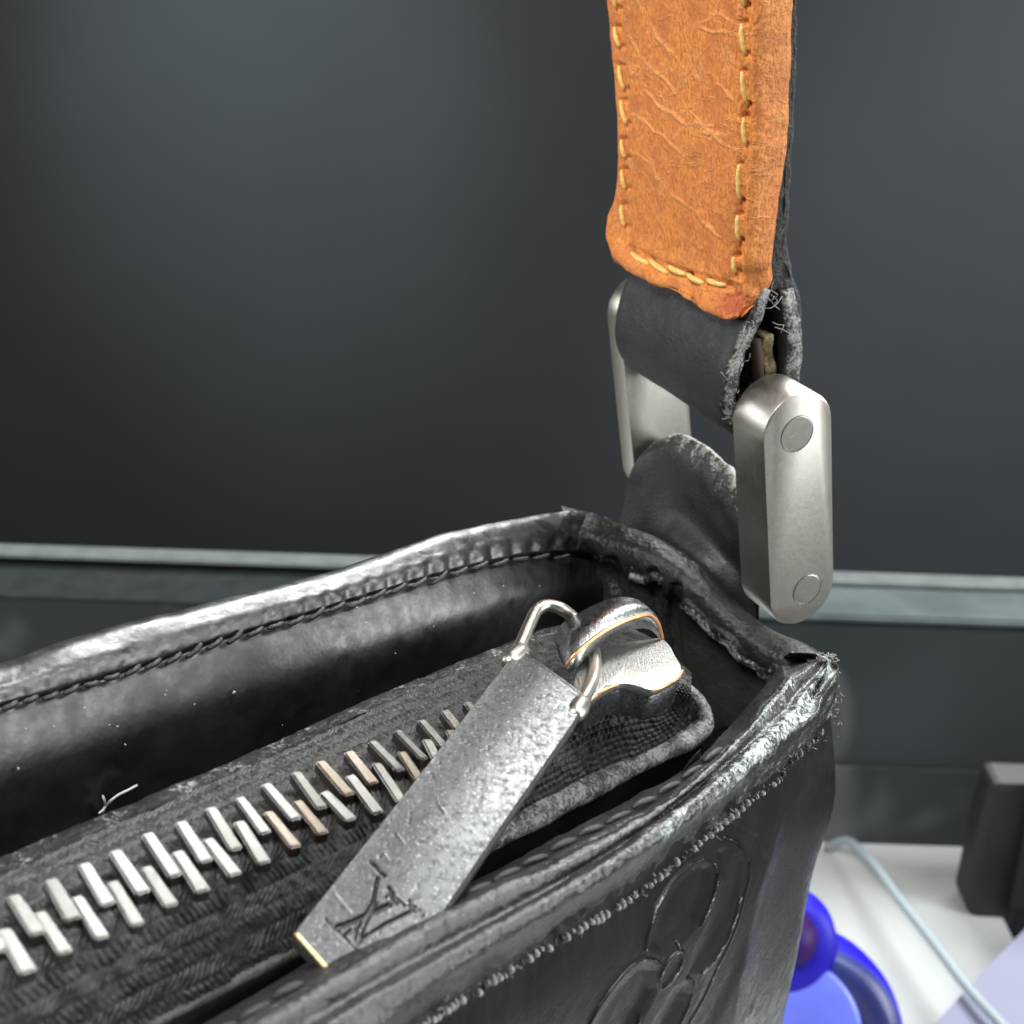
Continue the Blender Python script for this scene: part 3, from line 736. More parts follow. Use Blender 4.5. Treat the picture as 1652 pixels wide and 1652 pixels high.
pouch = bpy.data.objects.new("zip_pouch", None); COL.objects.link(pouch); pouch.parent = bag; pouch.location = Vector(toworld(QT(600, 1250, -.5)))-Vector(bag.location)
sheet("tape_edge", V, M_gus, pouch, {"wear_or_glint": np.broadcast_to(wr[:, None], V.shape[:2])+.05})
A = np.asarray(tape_rows); B, rv = cgrid(A, 230, 1000, np.arange(len(tape_rows)))
sl = np.concatenate([np.zeros((230, 1)), np.cumsum(np.linalg.norm(np.diff(B, axis=1), axis=-1), axis=1)], 1); sl = np.broadcast_to(sl.mean(0), sl.shape)
vl = np.concatenate([np.zeros((1, 1000)), np.cumsum(np.linalg.norm(np.diff(B, axis=0), axis=-1), axis=0)], 0); vl = np.broadcast_to(vl.mean(1)[:, None], vl.shape)
PER = .072
vlw = vl+.012*fbm(B*3, 2, 76); bandw = .17; bi = np.floor(vlw/bandw); sg = np.where(bi % 2 == 0, 1, -1); vv = vlw-bi*bandw
ph = (sl+sg*(vv-bandw/2)*.75+.020*fbm(B*2.5, 3, 70)+.012*fbm(B*9, 2, 75))/PER
fi = np.minimum(vv, bandw-vv)/bandw*2
weave = np.abs(np.sin(math.pi*ph))**.8*(.45+.55*np.clip(fi*2.2, 0, 1))
pixB = topix(B)
bead = np.abs(np.sin(math.pi*(sl+.03*fbm(B*5, 2, 77))/.085+.5*np.floor(vl/.075)*math.pi))*np.abs(np.sin(math.pi*(vl+.02*fbm(B*4, 2, 78))/.075))
tobead = np.clip((pixB[..., 0]-700)/120, 0, 1)*(rv > 3.2)[:, None]
weave = weave*(1-tobead)+bead**.7*1.15*tobead
cover = np.exp(-((rv-3.0)/.55)**2)[:, None]
irregular = np.clip(.75+.8*fbm(B*8, 2, 71), .1, 1.6)
nn = gnormals(B)
B = B+nn*(.030*weave*irregular*(1-.5*cover)+.020*fbm(B*1.2, 3, 72)+.011*fbm(B*10, 2, 73)*(.5+cover))[..., None]
sheet("zip_tape", B, M_tape, pouch)
# piping of the pouch and its side wall
pp = [(1092, 1102, -.35), (1112, 1118, -.5), (1131, 1142, -.70), (1136, 1166, -.85), (1117, 1187, -.95), (1070, 1210, -.98), (1034, 1226, -1.0), (962, 1263, -1.0), (880, 1306, -1.0), (750, 1376, -1.0), (610, 1455, -1.0), (439, 1549, -1.0), (236, 1657, -1.0), (0, 1783, -1.0), (-240, 1913, -1.0), (-470, 2040, -1.0)]
pc = curve(np.array([QT(*p) for p in pp]), 200)
pr = np.interp(np.arange(200), [0, 20, 60, 110, 150, 199], [.11, .16, .175, .12, .055, .05])*(1+.08*fbm(pc*3, 3, 81))
Vt, Ft = tube_geo(pc, pr, 14, .8, N_)
mk("piping", Vt, Ft, leather("pouch piping leather", (.05, .05, .049), (.40, .40, .39), rough=.42, grain=7, bump=.45), pouch, attrs={"wear_or_glint": np.repeat(np.interp(np.arange(200), [0, 70, 110, 140, 199], [.62, .58, .30, .12, .1]), 14)}, recalc=True)  # pale right end: lamp reflection painted into the colour
wl = curve(np.array([QT(*p) for p in pp[3:]]), 160)
wr_ = [wl-N_*.03, wl-N_*.15+W_*.03, wl-N_*.6+W_*.02, wl-N_*2.5, wl-N_*9]
Vw, wv_, _, _ = dense_rows(wr_, [4, 8, 8, 4], [.2, .1, 0, 0, 0], 160)
sheet("side_wall", Vw, M_inner, pouch, {"wear_or_glint": np.broadcast_to(wv_[:, None], Vw.shape[:2])})
ti = np.array([QT(1126, 1228, -.5), QT(1131, 1208, -.3), QT(1122, 1222, -.35), QT(1106, 1238, -.5)])
Vp, Fp = prism(np.array([QT(1131, 1206, -.3), QT(1131, 1219, -.45), QT(1106, 1243, -.6), QT(1100, 1243, -.6), QT(1112, 1226, -.45)]), -N_, .10)
mk("lining_corner", Vp, Fp, M_gus, bag, attrs={"wear_or_glint": np.full(len(Vp), .35)}, recalc=True)

# ---- zip teeth
def tooth_mesh():
    bm = bmesh.new(); bmesh.ops.create_cube(bm, size=1)
    for v in bm.verts:
        v.co = Vector((v.co.x*.55, v.co.y*(.128 if v.co.x > 0 else .118), v.co.z*.125))
        if v.co.z > 0 and v.co.x > 0: v.co.x -= .015
        if v.co.x < 0: v.co.z -= .02; v.co.y *= .92
    bmesh.ops.bevel(bm, geom=bm.edges[:], offset=.017, segments=2, affect='EDGES')
    me = bpy.data.meshes.new("tooth"); bm.to_mesh(me); bm.free(); me.materials.append(M_tooth)
    me.polygons.foreach_set('use_smooth', [True]*len(me.polygons)); me.set_sharp_from_angle(angle=math.radians(50))
    return me
TM = tooth_mesh()
M_toothc = metal("zip tooth metal worn to copper", (.23, .196, .165), .24, .1, .16, (.46, .29, .19), .4, rv=.5)
TM2 = TM.copy(); TM2.materials.clear(); TM2.materials.append(M_toothc)
def tooth(a, b, wd, hh, me):
    """a, b: head and foot on the tape, working units"""
    x = nrm(b-a); z = nrm(N_-N_.dot(x)*x); y = np.cross(z, x); z = nrm(z+y*RNG.normal(0, .05)+x*(.02+RNG.normal(0, .035))); x = nrm(x-x.dot(z)*z); y = np.cross(z, x)
    c = (a+b)/2
    o = bpy.data.objects.new("tooth", me); COL.objects.link(o); o.parent = pouch
    L = np.linalg.norm(b-a)
    ax = [v@BASIS for v in (x, y, z)]
    L = L/.55
    M = Matrix(((ax[0][0]*L*S, ax[1][0]*wd*S, ax[2][0]*hh*S), (ax[0][1]*L*S, ax[1][1]*wd*S, ax[2][1]*hh*S), (ax[0][2]*L*S, ax[1][2]*wd*S, ax[2][2]*hh*S))).to_4x4()
    M.translation = Vector(toworld(c))-wloc(pouch)
    o.matrix_local = M
    return o
c1_ = lambda l, ox, oy, k: [(ox+x/k, oy+y/k) for x, y in l]
uph = c1_([(50, 1120), (200, 1060), (335, 1000), (460, 945), (590, 880), (725, 830), (845, 775), (965, 725), (1070, 670), (1190, 630), (1290, 580), (1405, 545), (1500, 495), (1600, 455)], 0, 1000, 2.503)
upt = c1_([(145, 1280), (290, 1215), (430, 1150), (570, 1105), (700, 1035), (825, 980), (945, 925), (1065, 870), (1185, 815), (1290, 765), (1400, 715), (1500, 665), (1605, 620), (1700, 575)], 0, 1000, 2.503)
loh = c1_([(20, 1275), (165, 1205), (315, 1145), (460, 1085), (595, 1020), (720, 965), (845, 905), (970, 845), (1090, 795), (1205, 755), (1315, 715), (1420, 655), (1525, 605)], 0, 1000, 2.503)
lot = c1_([(115, 1450), (265, 1375), (415, 1310), (560, 1250), (695, 1180), (822, 1115), (952, 1055), (1070, 1000), (1195, 945), (1305, 885), (1420, 830), (1530, 800), (1625, 750)], 0, 1000, 2.503)
def extend(h, t, nl, nr_):
    h, t = list(map(np.array, h)), list(map(np.array, t))
    for _ in range(nl):
        h.insert(0, h[0]*2-h[1]-np.array([2, -1])); t.insert(0, t[0]*2-t[1]-np.array([2, -1]))
    for _ in range(nr_):
        h.append(h[-1]+(h[-1]-h[-2])*.97); t.append(t[-1]+(t[-1]-t[-2])*.97)
    return h, t
i = 0
for (h, t), hh in ((extend(uph, upt, 6, 5), .02), (extend(loh, lot, 6, 6), .0)):
    for a, b in zip(h, t):
        A3, B3 = QT(a[0], a[1], -.03+hh), QT(b[0], b[1], -.06+hh)
        if hh: B3 = B3+(B3-A3)*.10
        else: A3 = A3-(B3-A3)*.10
        d = np.linalg.norm(A3-B3); mx = A3*.5+B3*.5
        tooth(A3, B3, 1+.07*RNG.normal(), 1+.1*RNG.normal(), TM2 if RNG.random() < .12 else TM); i += 1

# ---- slider
slider = bpy.data.objects.new("zip_slider", None); COL.objects.link(slider); slider.parent = bag; slider.location = Vector(toworld(QT(1000, 1085, .1)))-Vector(bag.location)
HS = .42
plate = [(925, 1100), (940, 1062), (965, 1047), (1000, 1038), (1040, 1032), (1069, 1030), (1080, 1040), (1090, 1058), (1099, 1074), (1100, 1082), (1095, 1091), (1080, 1101), (1062, 1110), (1048, 1113), (1030, 1107), (1012, 1103), (996, 1104), (975, 1112), (958, 1124), (945, 1134), (932, 1128)]
pl = np.array([QT(x, y, HS) for x, y in plate])
plc = np.vstack([curve(np.vstack([pl, pl[:1]]), 90)[:-1]])
def slab(outl, up, t, b, dome):
    c = outl.mean(0)
    def ins(f): return c+(outl-c)*f
    rings = [ins(.0001)+up*dome, ins(.45)+up*dome*.95, ins(.8)+up*dome*.6, ins(.94)+up*dome*.15, ins(.985), ins(1.0)-up*b, ins(1.0)-up*(t-b), ins(.97)-up*t, ins(.5)-up*t, ins(.0001)-up*t]
    return np.array(rings)
R = slab(plc, N_, .10, .03, .03)
sheet("slider_plate", R, M_slide, slider, close_c=True).data.set_sharp_from_angle(angle=math.radians(40))
wallo = plc*1.0; c = wallo.mean(0)
Rw = np.array([c+(wallo-c)*.97-N_*.08, c+(wallo-c)*.99-N_*.10, c+(wallo-c)*.985-N_*.22, c+(wallo-c)*1.0-N_*.37, c+(wallo-c)*.98-N_*.40, c+(wallo-c)*.6-N_*.40])
sheet("side_flange", Rw, M_dark, slider, close_c=True).data.set_sharp_from_angle(angle=math.radians(40))
# the bared copper edge of the plate
ec = np.vstack([plc[46:]]); ec = curve(np.array([QT(x, y, HS-.02) for x, y in plate[9:-1]]), 60)
tube("worn_edge", ec+W_*.006, .024, M_copper, slider, 8)
M_brid = metal("dull worn steel", (.30, .305, .31), .27, .35, .3, None, .75)
# bridge
bk = [(893, 1030, .45), (905, 1008, .60), (932, 990, .74), (965, 973, .86), (1000, 963, .93), (1030, 968, .92), (1052, 986, .82), (1066, 1010, .62), (1072, 1032, .40)]
fr = [(912, 1074, .45), (922, 1058, .58), (944, 1038, .70), (970, 1019, .80), (1000, 1003, .86), (1028, 993, .86), (1049, 991, .80), (1061, 1004, .66), (1068, 1030, .42)]
fi_ = [(918, 1088, .43), (932, 1078, .50), (950, 1058, .56), (972, 1040, .62), (1000, 1025, .66), (1026, 1017, .67), (1046, 1018, .62), (1058, 1026, .52), (1066, 1036, .40)]
bi_ = [(903, 1060, .42), (915, 1040, .50), (940, 1020, .58), (968, 1004, .66), (1000, 992, .71), (1027, 990, .71), (1048, 1002, .66), (1060, 1016, .54), (1068, 1036, .38)]
q = [np.array([QT(*p) for p in r]) for r in (bk, fr, fi_, bi_)]
prof = [q[0], q[0]*.5+q[1]*.5+N_*.03, q[1], q[1]*.8+q[2]*.2, q[2]*.9+q[1]*.1, q[2]*.6+q[3]*.4, q[3], q[3]*.3+q[0]*.7]
Bn = np.array([curve(p, 48) for p in prof])            # 8 x 48
Bn = np.swapaxes(Bn, 0, 1)
brg = sheet("bridge", Bn, M_brid, slider, close_c=True, caps=True)
ce = curve(q[1]*.93+q[2]*.07, 60)
tube("worn_edge", ce+W_*.008, .024, M_copper, slider, 8)
# ring and pull tab
pull = bpy.data.objects.new("zip_pull", None); COL.objects.link(pull); pull.parent = bag; pull.location = Vector(toworld(QT(720, 1280, .3)))-Vector(bag.location)
ring = curve(np.array([QT(*p) for p in [(830, 1062, .55), (842, 1036, .62), (856, 1004, .70), (868, 983, .76), (884, 976, .78), (903, 981, .76), (922, 994, .66), (943, 1020, .55), (957, 1048, .50), (960, 1075, .49), (955, 1100, .50), (944, 1122, .50), (930, 1146, .48)]]), 60)
tube("ring", ring, .075, M_link, pull, 12)
for a, b in (((818, 1072, .55), (846, 1046, .58)), ((924, 1158, .48), (940, 1130, .50))):
    A3, B3 = QT(*a), QT(*b); tt = np.linspace(0, 1, 8)[:, None]
    tube("ring_knob", A3+(B3-A3)*tt, [.07, .10, .115, .115, .115, .11, .10, .07], M_link, pull, 12)
tcorn = np.array([[QT(838, 1046, .62), QT(884, 1078, .64), QT(946, 1122, .58)],
                  [QT(816, 1072, .60), QT(868, 1112, .61), QT(927, 1163, .52)],
                  [QT(650, 1286, .30), QT(712, 1330, .30), QT(778, 1377, .22)],
                  [QT(476, 1505, -.12), QT(536, 1574, -.20), QT(597, 1645, -.32)]])
tg_ = np.concatenate([cgrid(tcorn[:2], 8, 150)[:-1], np.array([cgrid(tcorn[1:], 330, 150)])[0]])
nn = gnormals(tg_); pix = topix(tg_)
mono = [([(527, 1483), (556, 1511), (588, 1542)], 2.6), ([(541, 1496), (573, 1484), (600, 1471), (628, 1459)], 4.6), ([(627, 1431), (636, 1445), (652, 1459)], 3.2), ([(625, 1446), (640, 1455)], 4.0),
        ([(609, 1416), (605, 1435), (602, 1456)], 3.2), ([(598, 1389), (608, 1400), (620, 1412)], 3.0), ([(603, 1456), (590, 1480), (582, 1497), (578, 1516)], 6.0),
        ([(578, 1517), (590, 1509), (620, 1490), (663, 1469)], 2.6), ([(661, 1453), (670, 1463), (681, 1474)], 3.2), ([(663, 1460), (668, 1468)], 4.0), ([(556, 1508), (566, 1499), (573, 1500)], 2.6)]
cut = segdist(pix, [(a_, b_*.78) for a_, b_ in mono])
scr = segdist(pix, [([(540, 1443), (553, 1458), (566, 1474)], 1.6), ([(640, 1345), (652, 1362)], 1.4), ([(706, 1296), (718, 1312)], 1.6), ([(620, 1378), (628, 1390)], 1.2)])
pits = np.clip(fbm(tg_*17, 2, 91)-.55, 0, 1)
tg_ = tg_+nn*(-.040*cut+.010*scr-.008*pits+.0015*fbm(tg_*6, 2, 92))[..., None]
nr_, nc_ = tg_.shape[:2]
rim_i = [(0, j) for j in range(nc_)]+[(i, nc_-1) for i in range(1, nr_)]+[(nr_-1, j) for j in range(nc_-2, -1, -1)]+[(i, 0) for i in range(nr_-2, 0, -1)]
base = np.array([tg_[i, j] for i, j in rim_i]); bn = np.array([nn[i, j] for i, j in rim_i]); cen = base.mean(0)
TH = .17
V = [tg_.reshape(-1, 3)]; F = gfaces(nr_, nc_).tolist(); o = nr_*nc_; k = len(base)
idx0 = [i*nc_+j for i, j in rim_i]
outw = np.zeros_like(base)
for q_, (i, j) in enumerate(rim_i):
    e = np.zeros(3)
    if j == 0: e += tg_[i, 0]-tg_[i, 6]
    if j == nc_-1: e += tg_[i, -1]-tg_[i, -7]
    if i == 0: e += tg_[0, j]-tg_[4, j]
    if i == nr_-1: e += tg_[-1, j]-tg_[-7, j]
    outw[q_] = nrm(e)
rings = [base+outw*.02-bn*.022, base+outw*.022-bn*(TH-.02), base-bn*TH]
for rg in rings: V.append(rg)
cutv = np.concatenate([np.clip(segdist(pix, [(a_, b_*1.25) for a_, b_ in mono])-.55*segdist(pix, [(a_, b_*.5) for a_, b_ in mono]), 0, 1).ravel()]+[np.zeros(k)]*3)
prev = idx0
for r_i in range(3):
    cur = [o+r_i*k+q_ for q_ in range(k)]
    F += [[prev[q_], prev[(q_+1) % k], cur[(q_+1) % k], cur[q_]] for q_ in range(k)]; prev = cur
F.append(prev)
mk("pull_tab", np.concatenate(V), F, M_pull, pull, recalc=False, attrs={"cut": cutv})
tube("worn_edge", curve(np.array([QT(476, 1505, -.12), QT(508, 1541, -.16), QT(540, 1578, -.20), QT(597, 1645, -.32)])*.9995, 30), .022, metal("brassy worn edge", (.80, .66, .36), .3, 0, .2), pull, 8)

# ================================================================== link, loops and strap
buckle = bpy.data.objects.new("metal_link", None); COL.objects.link(buckle); buckle.parent = bag; buckle.location = Vector(toworld(K0-NL*2))-Vector(bag.location)
st = [(1240, 664), (1256, 647), (1278, 638), (1300, 636), (1321, 643), (1334, 657), (1339, 676), (1342, 760), (1346, 850), (1349, 930), (1346, 955), (1336, 975), (1318, 991), (1296, 1000), (1276, 999), (1260, 989), (1251, 972), (1246, 945), (1240, 860), (1234, 760), (1232, 690)]
la, lb = QL(1287, 635), QL(1297, 1002); lu = nrm(la-lb); lt = np.cross(lu, NL); lt = lt if lt[0] > 0 else -lt
LR = abs((QL(1343, 800)-QL(1235, 800)).dot(lt))/2; lc = (QL(1343, 810)+QL(1236, 810))/2
top_c = la-lu*LR; bot_c = lb+lu*LR
top_c = top_c+lt*(lc-top_c).dot(lt)-0*lu; bot_c = bot_c+lt*(lc-bot_c).dot(lt)
th_ = np.linspace(0, math.pi, 44)
stc = np.array([top_c+LR*(math.cos(q_)*lt+math.sin(q_)*lu) for q_ in th_]+[bot_c+LR*(math.cos(q_)*lt+math.sin(q_)*lu) for q_ in th_+math.pi])
VB, FB = prism(stc, -NL, .74)
mk("side_bar", VB, FB, M_link, buckle, recalc=True).data.set_sharp_from_angle(angle=math.radians(28))
fo = QL(1012, 578, -3.72)-QL(1234, 690, -.74)          # slide the outline to the far side
far = stc-NL*3.86+UL*.42-TL*.05
VB2, FB2 = prism(far, -NL, .40)
mk("side_bar", VB2, FB2, M_link, buckle, recalc=True).data.set_sharp_from_angle(angle=math.radians(28))
for (x, y), rr in (((1286, 700), .265), ((1302, 951), .245)):
    c = QL(x, y); tt = np.arange(48)/48*2*math.pi; u_, t_ = UL, TL
    ringv = np.cos(tt)[:, None]*t_+np.sin(tt)[:, None]*u_*1.0
    rad = [(rr+.022, .004), (rr+.012, .016), (rr, .016), (rr-.010, -.004)]
    Vr = np.array([c+ringv*a+NL*b for a, b in rad]); 
    rv = sheet("rivet", np.array([c+ringv*a+NL*b for a, b in ((rr-.004, -.01), (rr-.006, .002), (rr-.012, .005), (rr*.5, .0055), (.001, .0055))]), M_link, buckle, close_c=True)
    sheet("rivet_groove", np.array([c+ringv*a+NL*b for a, b in ((rr+.013, -.004), (rr+.011, .0015), (rr+.002, .0022), (rr-.004, .0018), (rr-.006, -.004))]), M_dark, rv, close_c=True)
    rv.data.set_sharp_from_angle(angle=math.radians(6))
    tube("rod", np.array([c-NL*.5, c-NL*2, c-NL*4.0]), .19, M_link, buckle, 16)
# upper loop: a thick strip bent round the upper rod
fo_ = [(1232, 462), (1216, 500), (1196, 540), (1180, 576), (1169, 616), (1166, 655), (1174, 686), (1200, 712), (1240, 716), (1272, 690), (1288, 645), (1296, 590), (1299, 545), (1294, 505), (1284, 468)]
fi2 = [(1246, 470), (1234, 506), (1218, 546), (1204, 582), (1194, 618), (1191, 652), (1198, 674), (1216, 690), (1238, 690), (1256, 672), (1266, 640), (1270, 590), (1270, 548), (1264, 508), (1262, 470)]
OFFN, OFFF = -.80, -3.80
oc = curve(np.array([QL(x, y, OFFN) for x, y in fo_]), 90); ic = curve(np.array([QL(x, y, OFFN) for x, y in fi2]), 90)
lengths = np.linspace(0, OFFF-OFFN, 70)
def strip(oc, ic, lengths, seed, taper=0.0):
    """closed cross-section (outer, inner) extruded along the link's axis, with soft edges"""
    m = len(oc); G = []
    sec = np.concatenate([oc, ic[::-1]]); cenl = (oc+ic)/2; cenl = np.concatenate([cenl, cenl[::-1]])
    n = len(lengths)
    for i, l in enumerate(lengths):
        e = min(i, n-1-i); sh = {0: .55, 1: .86, 2: .97}.get(e, 1.0)
        G.append(cenl+(sec-cenl)*sh+NL*l)
    G = np.array(G)
    return G
lengths = np.concatenate([[0, -.02, -.05], np.linspace(-.1, OFFF-OFFN+.1, 60), [OFFF-OFFN+.05, OFFF-OFFN+.02, OFFF-OFFN]])
G = strip(oc, ic, lengths, 1)
nn = gnormals(G); f2 = fbm(G*5, 3, 101)
endw = np.exp(-np.abs(lengths)/.10)[:, None]
G = G+nn*(.010*fbm(G*1.5, 3, 102)+.03*f2*endw)[..., None]
loop = sheet("strap_loop", G, M_loop, bag, {"wear_or_glint": .62*endw*np.ones(G.shape[:2])-.02}, close_c=True, caps=True)
fe = np.array([QL(1238, 540, -.9), QL(1240, 570, -.92), QL(1240, 600, -.95), QL(1238, 640, -1.0)])
Vv = np.array([[p+TL*a-NL*(.0 if s_ == 0 else 2.6) for p in curve(fe, 14) for s_ in (0,)] for a in (-.10, -.04, .03, .10)])
Vv2 = np.concatenate([Vv, (Vv-NL*2.6)[::-1]]); Vv2 = Vv2+(.05*fbm(Vv2*4, 3, 111))[..., None]*NL
sheet("loop_lining", np.swapaxes(Vv2, 0, 1), M_fray, bag, close_c=True, caps=True)
tube("liner_core", curve(np.array([QL(1216, 548, -.95), QL(1220, 575, -.97), QL(1222, 610, -1.0)]), 10), .10, plain("dark brown fibre", (.05, .022, .012), .8, nscale=10), loop, 8)
fb = []
for _ in range(70):
    q_ = RNG.random(); x, y = np.interp(q_, [0, .35, .7, 1], [1240, 1192, 1172, 1176]), np.interp(q_, [0, .35, .7, 1], [470, 556, 610, 690])
    fb.append(fibre(QL(x+RNG.normal(6, 6), y+RNG.normal(0, 5), -.80), RNG.uniform(.03, .11), .005, NL*.8))
for p in ((1252, 480), (1258, 500), (1262, 478), (1210, 570), (1246, 520), (1250, 528)):
    fb.append(fibre(QL(p[0], p[1], -.78), .34, .006, NL*.5))
Vf, Ff = join_geo(fb); tag(mk("frayed_fibres", Vf, Ff, M_grey, loop), kind="stuff")
# lower tab: leather rising from the gusset round the lower rod
offs = [-3.75, -3.1, -2.3, -1.5, -.84]
tabr = [[(996, 850), (1048, 885), (1084, 905), (1140, 955), (1220, 1010)],
        [(1005, 815), (1055, 848), (1090, 872), (1144, 918), (1220, 985)],
        [(1012, 778), (1066, 812), (1112, 846), (1166, 894), (1222, 950)],
        [(1024, 746), (1073, 766), (1118, 802), (1165, 850), (1216, 905)],
        [(1046, 722), (1082, 716), (1126, 752), (1168, 798), (1210, 850)],
        [(1066, 708), (1098, 698), (1140, 722), (1184, 764), (1222, 812)],
        [(1084, 720), (1118, 716), (1160, 742), (1202, 784), (1238, 832)],
        [(1092, 770), (1130, 775), (1170, 805), (1212, 850), (1248, 900)],
        [(1086, 830), (1124, 850), (1164, 885), (1210, 930), (1250, 985)]]
tabn = np.array([[QL(x, y, o) for (x, y), o in zip(r, offs)] for r in tabr])
Gt, wr = cgrid(tabn, 90, 110, [0, .0, -.1, -.02, .36, .62, .5, .2, 0])
nn = gnormals(Gt); pix = topix(Gt)
Gt = Gt+nn*(.03*fbm(Gt*1.2, 3, 121)+.020*fbm(Gt*4.5, 3, 122)*np.clip(wr*2.2, .04, 1)[:, None])[..., None]
sheet("lower_tab", np.concatenate([Gt, (Gt-nn*.12)[::-1]]), M_loop, bag, {"wear_or_glint": np.concatenate([np.broadcast_to(wr[:, None], Gt.shape[:2]), np.zeros(Gt.shape[:2])])}, close_r=True)

# strap: rounded tan front layer and black backing
strap = bpy.data.objects.new("shoulder_strap", None); COL.objects.link(strap); strap.parent = bag
strap.location = Vector(toworld(QL(1120, 250, -2)))-Vector(bag.location)
lv = np.array([-40, -10, 63, 157, 236, 315, 387, 425, 455, 478])      # picture heights of the near front crease
creN = np.array([1214, 1213, 1211, 1207, 1203, 1201, 1199, 1198, 1193, 1184])
outN = np.array([1283, 1281.6, 1280, 1276, 1268, 1256, 1247, 1243, 1232, 1212])
lft = np.array([966, 967, 973, 981, 986.6, 988, 983, 974, 972, 978])
ON = -.82
secs = []
for y, xc, xo, xl in zip(lv, creN, outN, lft):
    a = QL(xc, y+36, ON)                                   # near front corner
    e = UL*0
    # T distance so that the near outer edge projects at xo
    T = 0.0
    lo, hi = 0.05, 2.5
    for _ in range(40):
        m = (lo+hi)/2
        if topix(a+TL*m)[0] < xo: lo = m
        else: hi = m
    T = lo
    lo, hi = .5, 5.0
    for _ in range(40):
        m = (lo+hi)/2
        if topix(a-NL*m)[0] > xl: lo = m
        else: hi = m
    secs.append((a, T, lo))
secs.insert(0, (secs[0][0]+UL*8, secs[0][1], secs[0][2]))
def strap_section(a, T, Wd, n=64):
    """rounded cross-section: along -NL (width Wd) and TL (thickness T)"""
    pts = []
    rr = min(.30, T*.45); rl = min(.22, T*.4)
    def arc(cx, ct, r, a0, a1, k):
        for q_ in np.linspace(a0, a1, k): pts.append((cx+r*math.cos(q_), ct+r*math.sin(q_)))
    # x axis: 0 near .. -Wd far ; t axis: 0 front .. T back
    for x in np.linspace(-Wd+rl, -rr, 26): pts.append((x, -.07*max(0, math.sin(math.pi*(x+Wd-rl)/(Wd-rl-rr)))**.9))
    arc(-rr, rr, rr, -math.pi/2, 0, 9)
    for t in np.linspace(rr, T-.08, 10)[1:]: pts.append((.02*math.sin(math.pi*(t-rr)/(T-rr)), t))
    arc(-.08, T-.08, .08, 0, math.pi/2, 5)
    for x in np.linspace(-.2, -Wd+.15, 14): pts.append((x, T))
    arc(-Wd+rl, max(T-rl, rl+.001), rl, math.pi/2, math.pi, 6)
    arc(-Wd+rl, rl, rl, math.pi, 3*math.pi/2, 6)
    return np.array([a+NL*x+TL*t for x, t in pts])
S0 = np.array([strap_section(*s_) for s_ in secs])
tS = chord(S0); G = herm(S0, tS, np.concatenate([np.linspace(0, tS[1], 24)[:-1], np.linspace(tS[1], tS[-1], 330)]))
# close the bottom softly
c = G[-1].mean(0); endr = [c+(G[-1]-c)*f-UL*d for f, d in ((.97, .05), (.90, .085), (.75, .10), (.4, .105), (.01, .105))]
G = np.concatenate([G, np.array(endr)])
# finer columns
tC = chord(np.swapaxes(np.concatenate([G, G[:, :1]], 1), 0, 1)); Gc = np.swapaxes(np.concatenate([G, G[:, :1]], 1), 0, 1)
G = np.swapaxes(herm(Gc, tC, np.linspace(0, tC[-1], 321)), 0, 1)[:, :-1]
nn = gnormals(G)
cen = G.mean(1, keepdims=True); sgn = np.sign(((G-cen)*nn).sum(-1).mean()); nn = nn*sgn
pix = topix(G)
facing = ((nn*G).sum(-1) < 0)
sr = [((1203, -30), (1203, 8)), ((1198, 38), (1205, 88)), ((1199, 115), (1208, 170)), ((1201, 189), (1206, 235)), ((1194, 265), (1196, 325)), ((1192, 347), (1195, 389)), ((1186, 414), (1189, 441))]
slf = [((990, -32), (996, 14)), ((993, 44), (1002, 76)), ((1000, 106), (1009, 145)), ((1003, 162), (1013, 201)), ((1004, 225), (1011, 255)), ((1005, 274), (1011, 305)), ((1004, 331), (1010, 366))]
sb = [((1020, 408), (1048, 426)), ((1050, 419), (1079, 441)), ((1080, 429), (1108, 443)), ((1110, 442), (1137, 457)), ((1142, 451), (1172, 460))]
chan = [([(996, -40), (998, 60), (1006, 150), (1008, 240), (1008, 320), (1008, 385)], 9), ([(1203, -40), (1203, 100), (1204, 200), (1196, 290), (1193, 380), (1188, 445)], 9), ([(1016, 404), (1062, 428), (1110, 445), (1178, 462)], 9)]
hole = [([b_, a_], 5) for (x_, a_), (b_, y_) in zip(sr[:-1], sr[1:])]
fold = [([(1040, -30), (1075, 10), (1120, 45), (1196, 62)], 4), ([(1012, 60), (1050, 110), (1100, 165), (1150, 215), (1190, 250)], 4), ([(1015, 240), (1060, 280), (1110, 330), (1160, 380)], 4), ([(1018, -20), (1060, 60), (1110, 110), (1180, 160)], 5), ([(1010, 110), (1060, 170), (1120, 210), (1180, 222)], 5), ([(1015, 185), (1075, 225), (1130, 270)], 4), ([(1085, 222), (1120, 195), (1150, 205)], 4), ([(1110, 60), (1150, 20), (1170, 35), (1195, 45)], 4), ([(1040, 250), (1080, 310)], 4)]
front_w = facing.astype(float)
wob = pix+np.stack([fbm(G*2.2, 3, 151), fbm(G*2.2, 3, 152)], -1)*7
foldm = segdist(wob, [(a_, b_*.55) for a_, b_ in fold])*np.clip(.6+fbm(G*2, 2, 153), 0, 1)*front_w
disp = (-.035*segdist(pix, chan)+.014*foldm)*front_w
disp += -.05*segdist(pix, [([(1203, 8), (1198, 38)], 5), ([(1208, 170), (1201, 189)], 6), ([(1196, 325), (1192, 347)], 5), ([(1195, 389), (1187, 414)], 5)])*front_w
bot_ = np.clip((pix[..., 1]-395)/60, 0, 1)
disp += .012*fbm(G*1.4, 3, 131)+.008*fbm(G*7, 3, 132)+.07*bot_*fbm(G*2.2, 3, 133)
for a_, b_ in sr+slf+sb:
    for e_ in (a_, b_): disp += -.05*np.exp(-((pix[..., 0]-e_[0])**2+(pix[..., 1]-e_[1])**2)/22.)*front_w
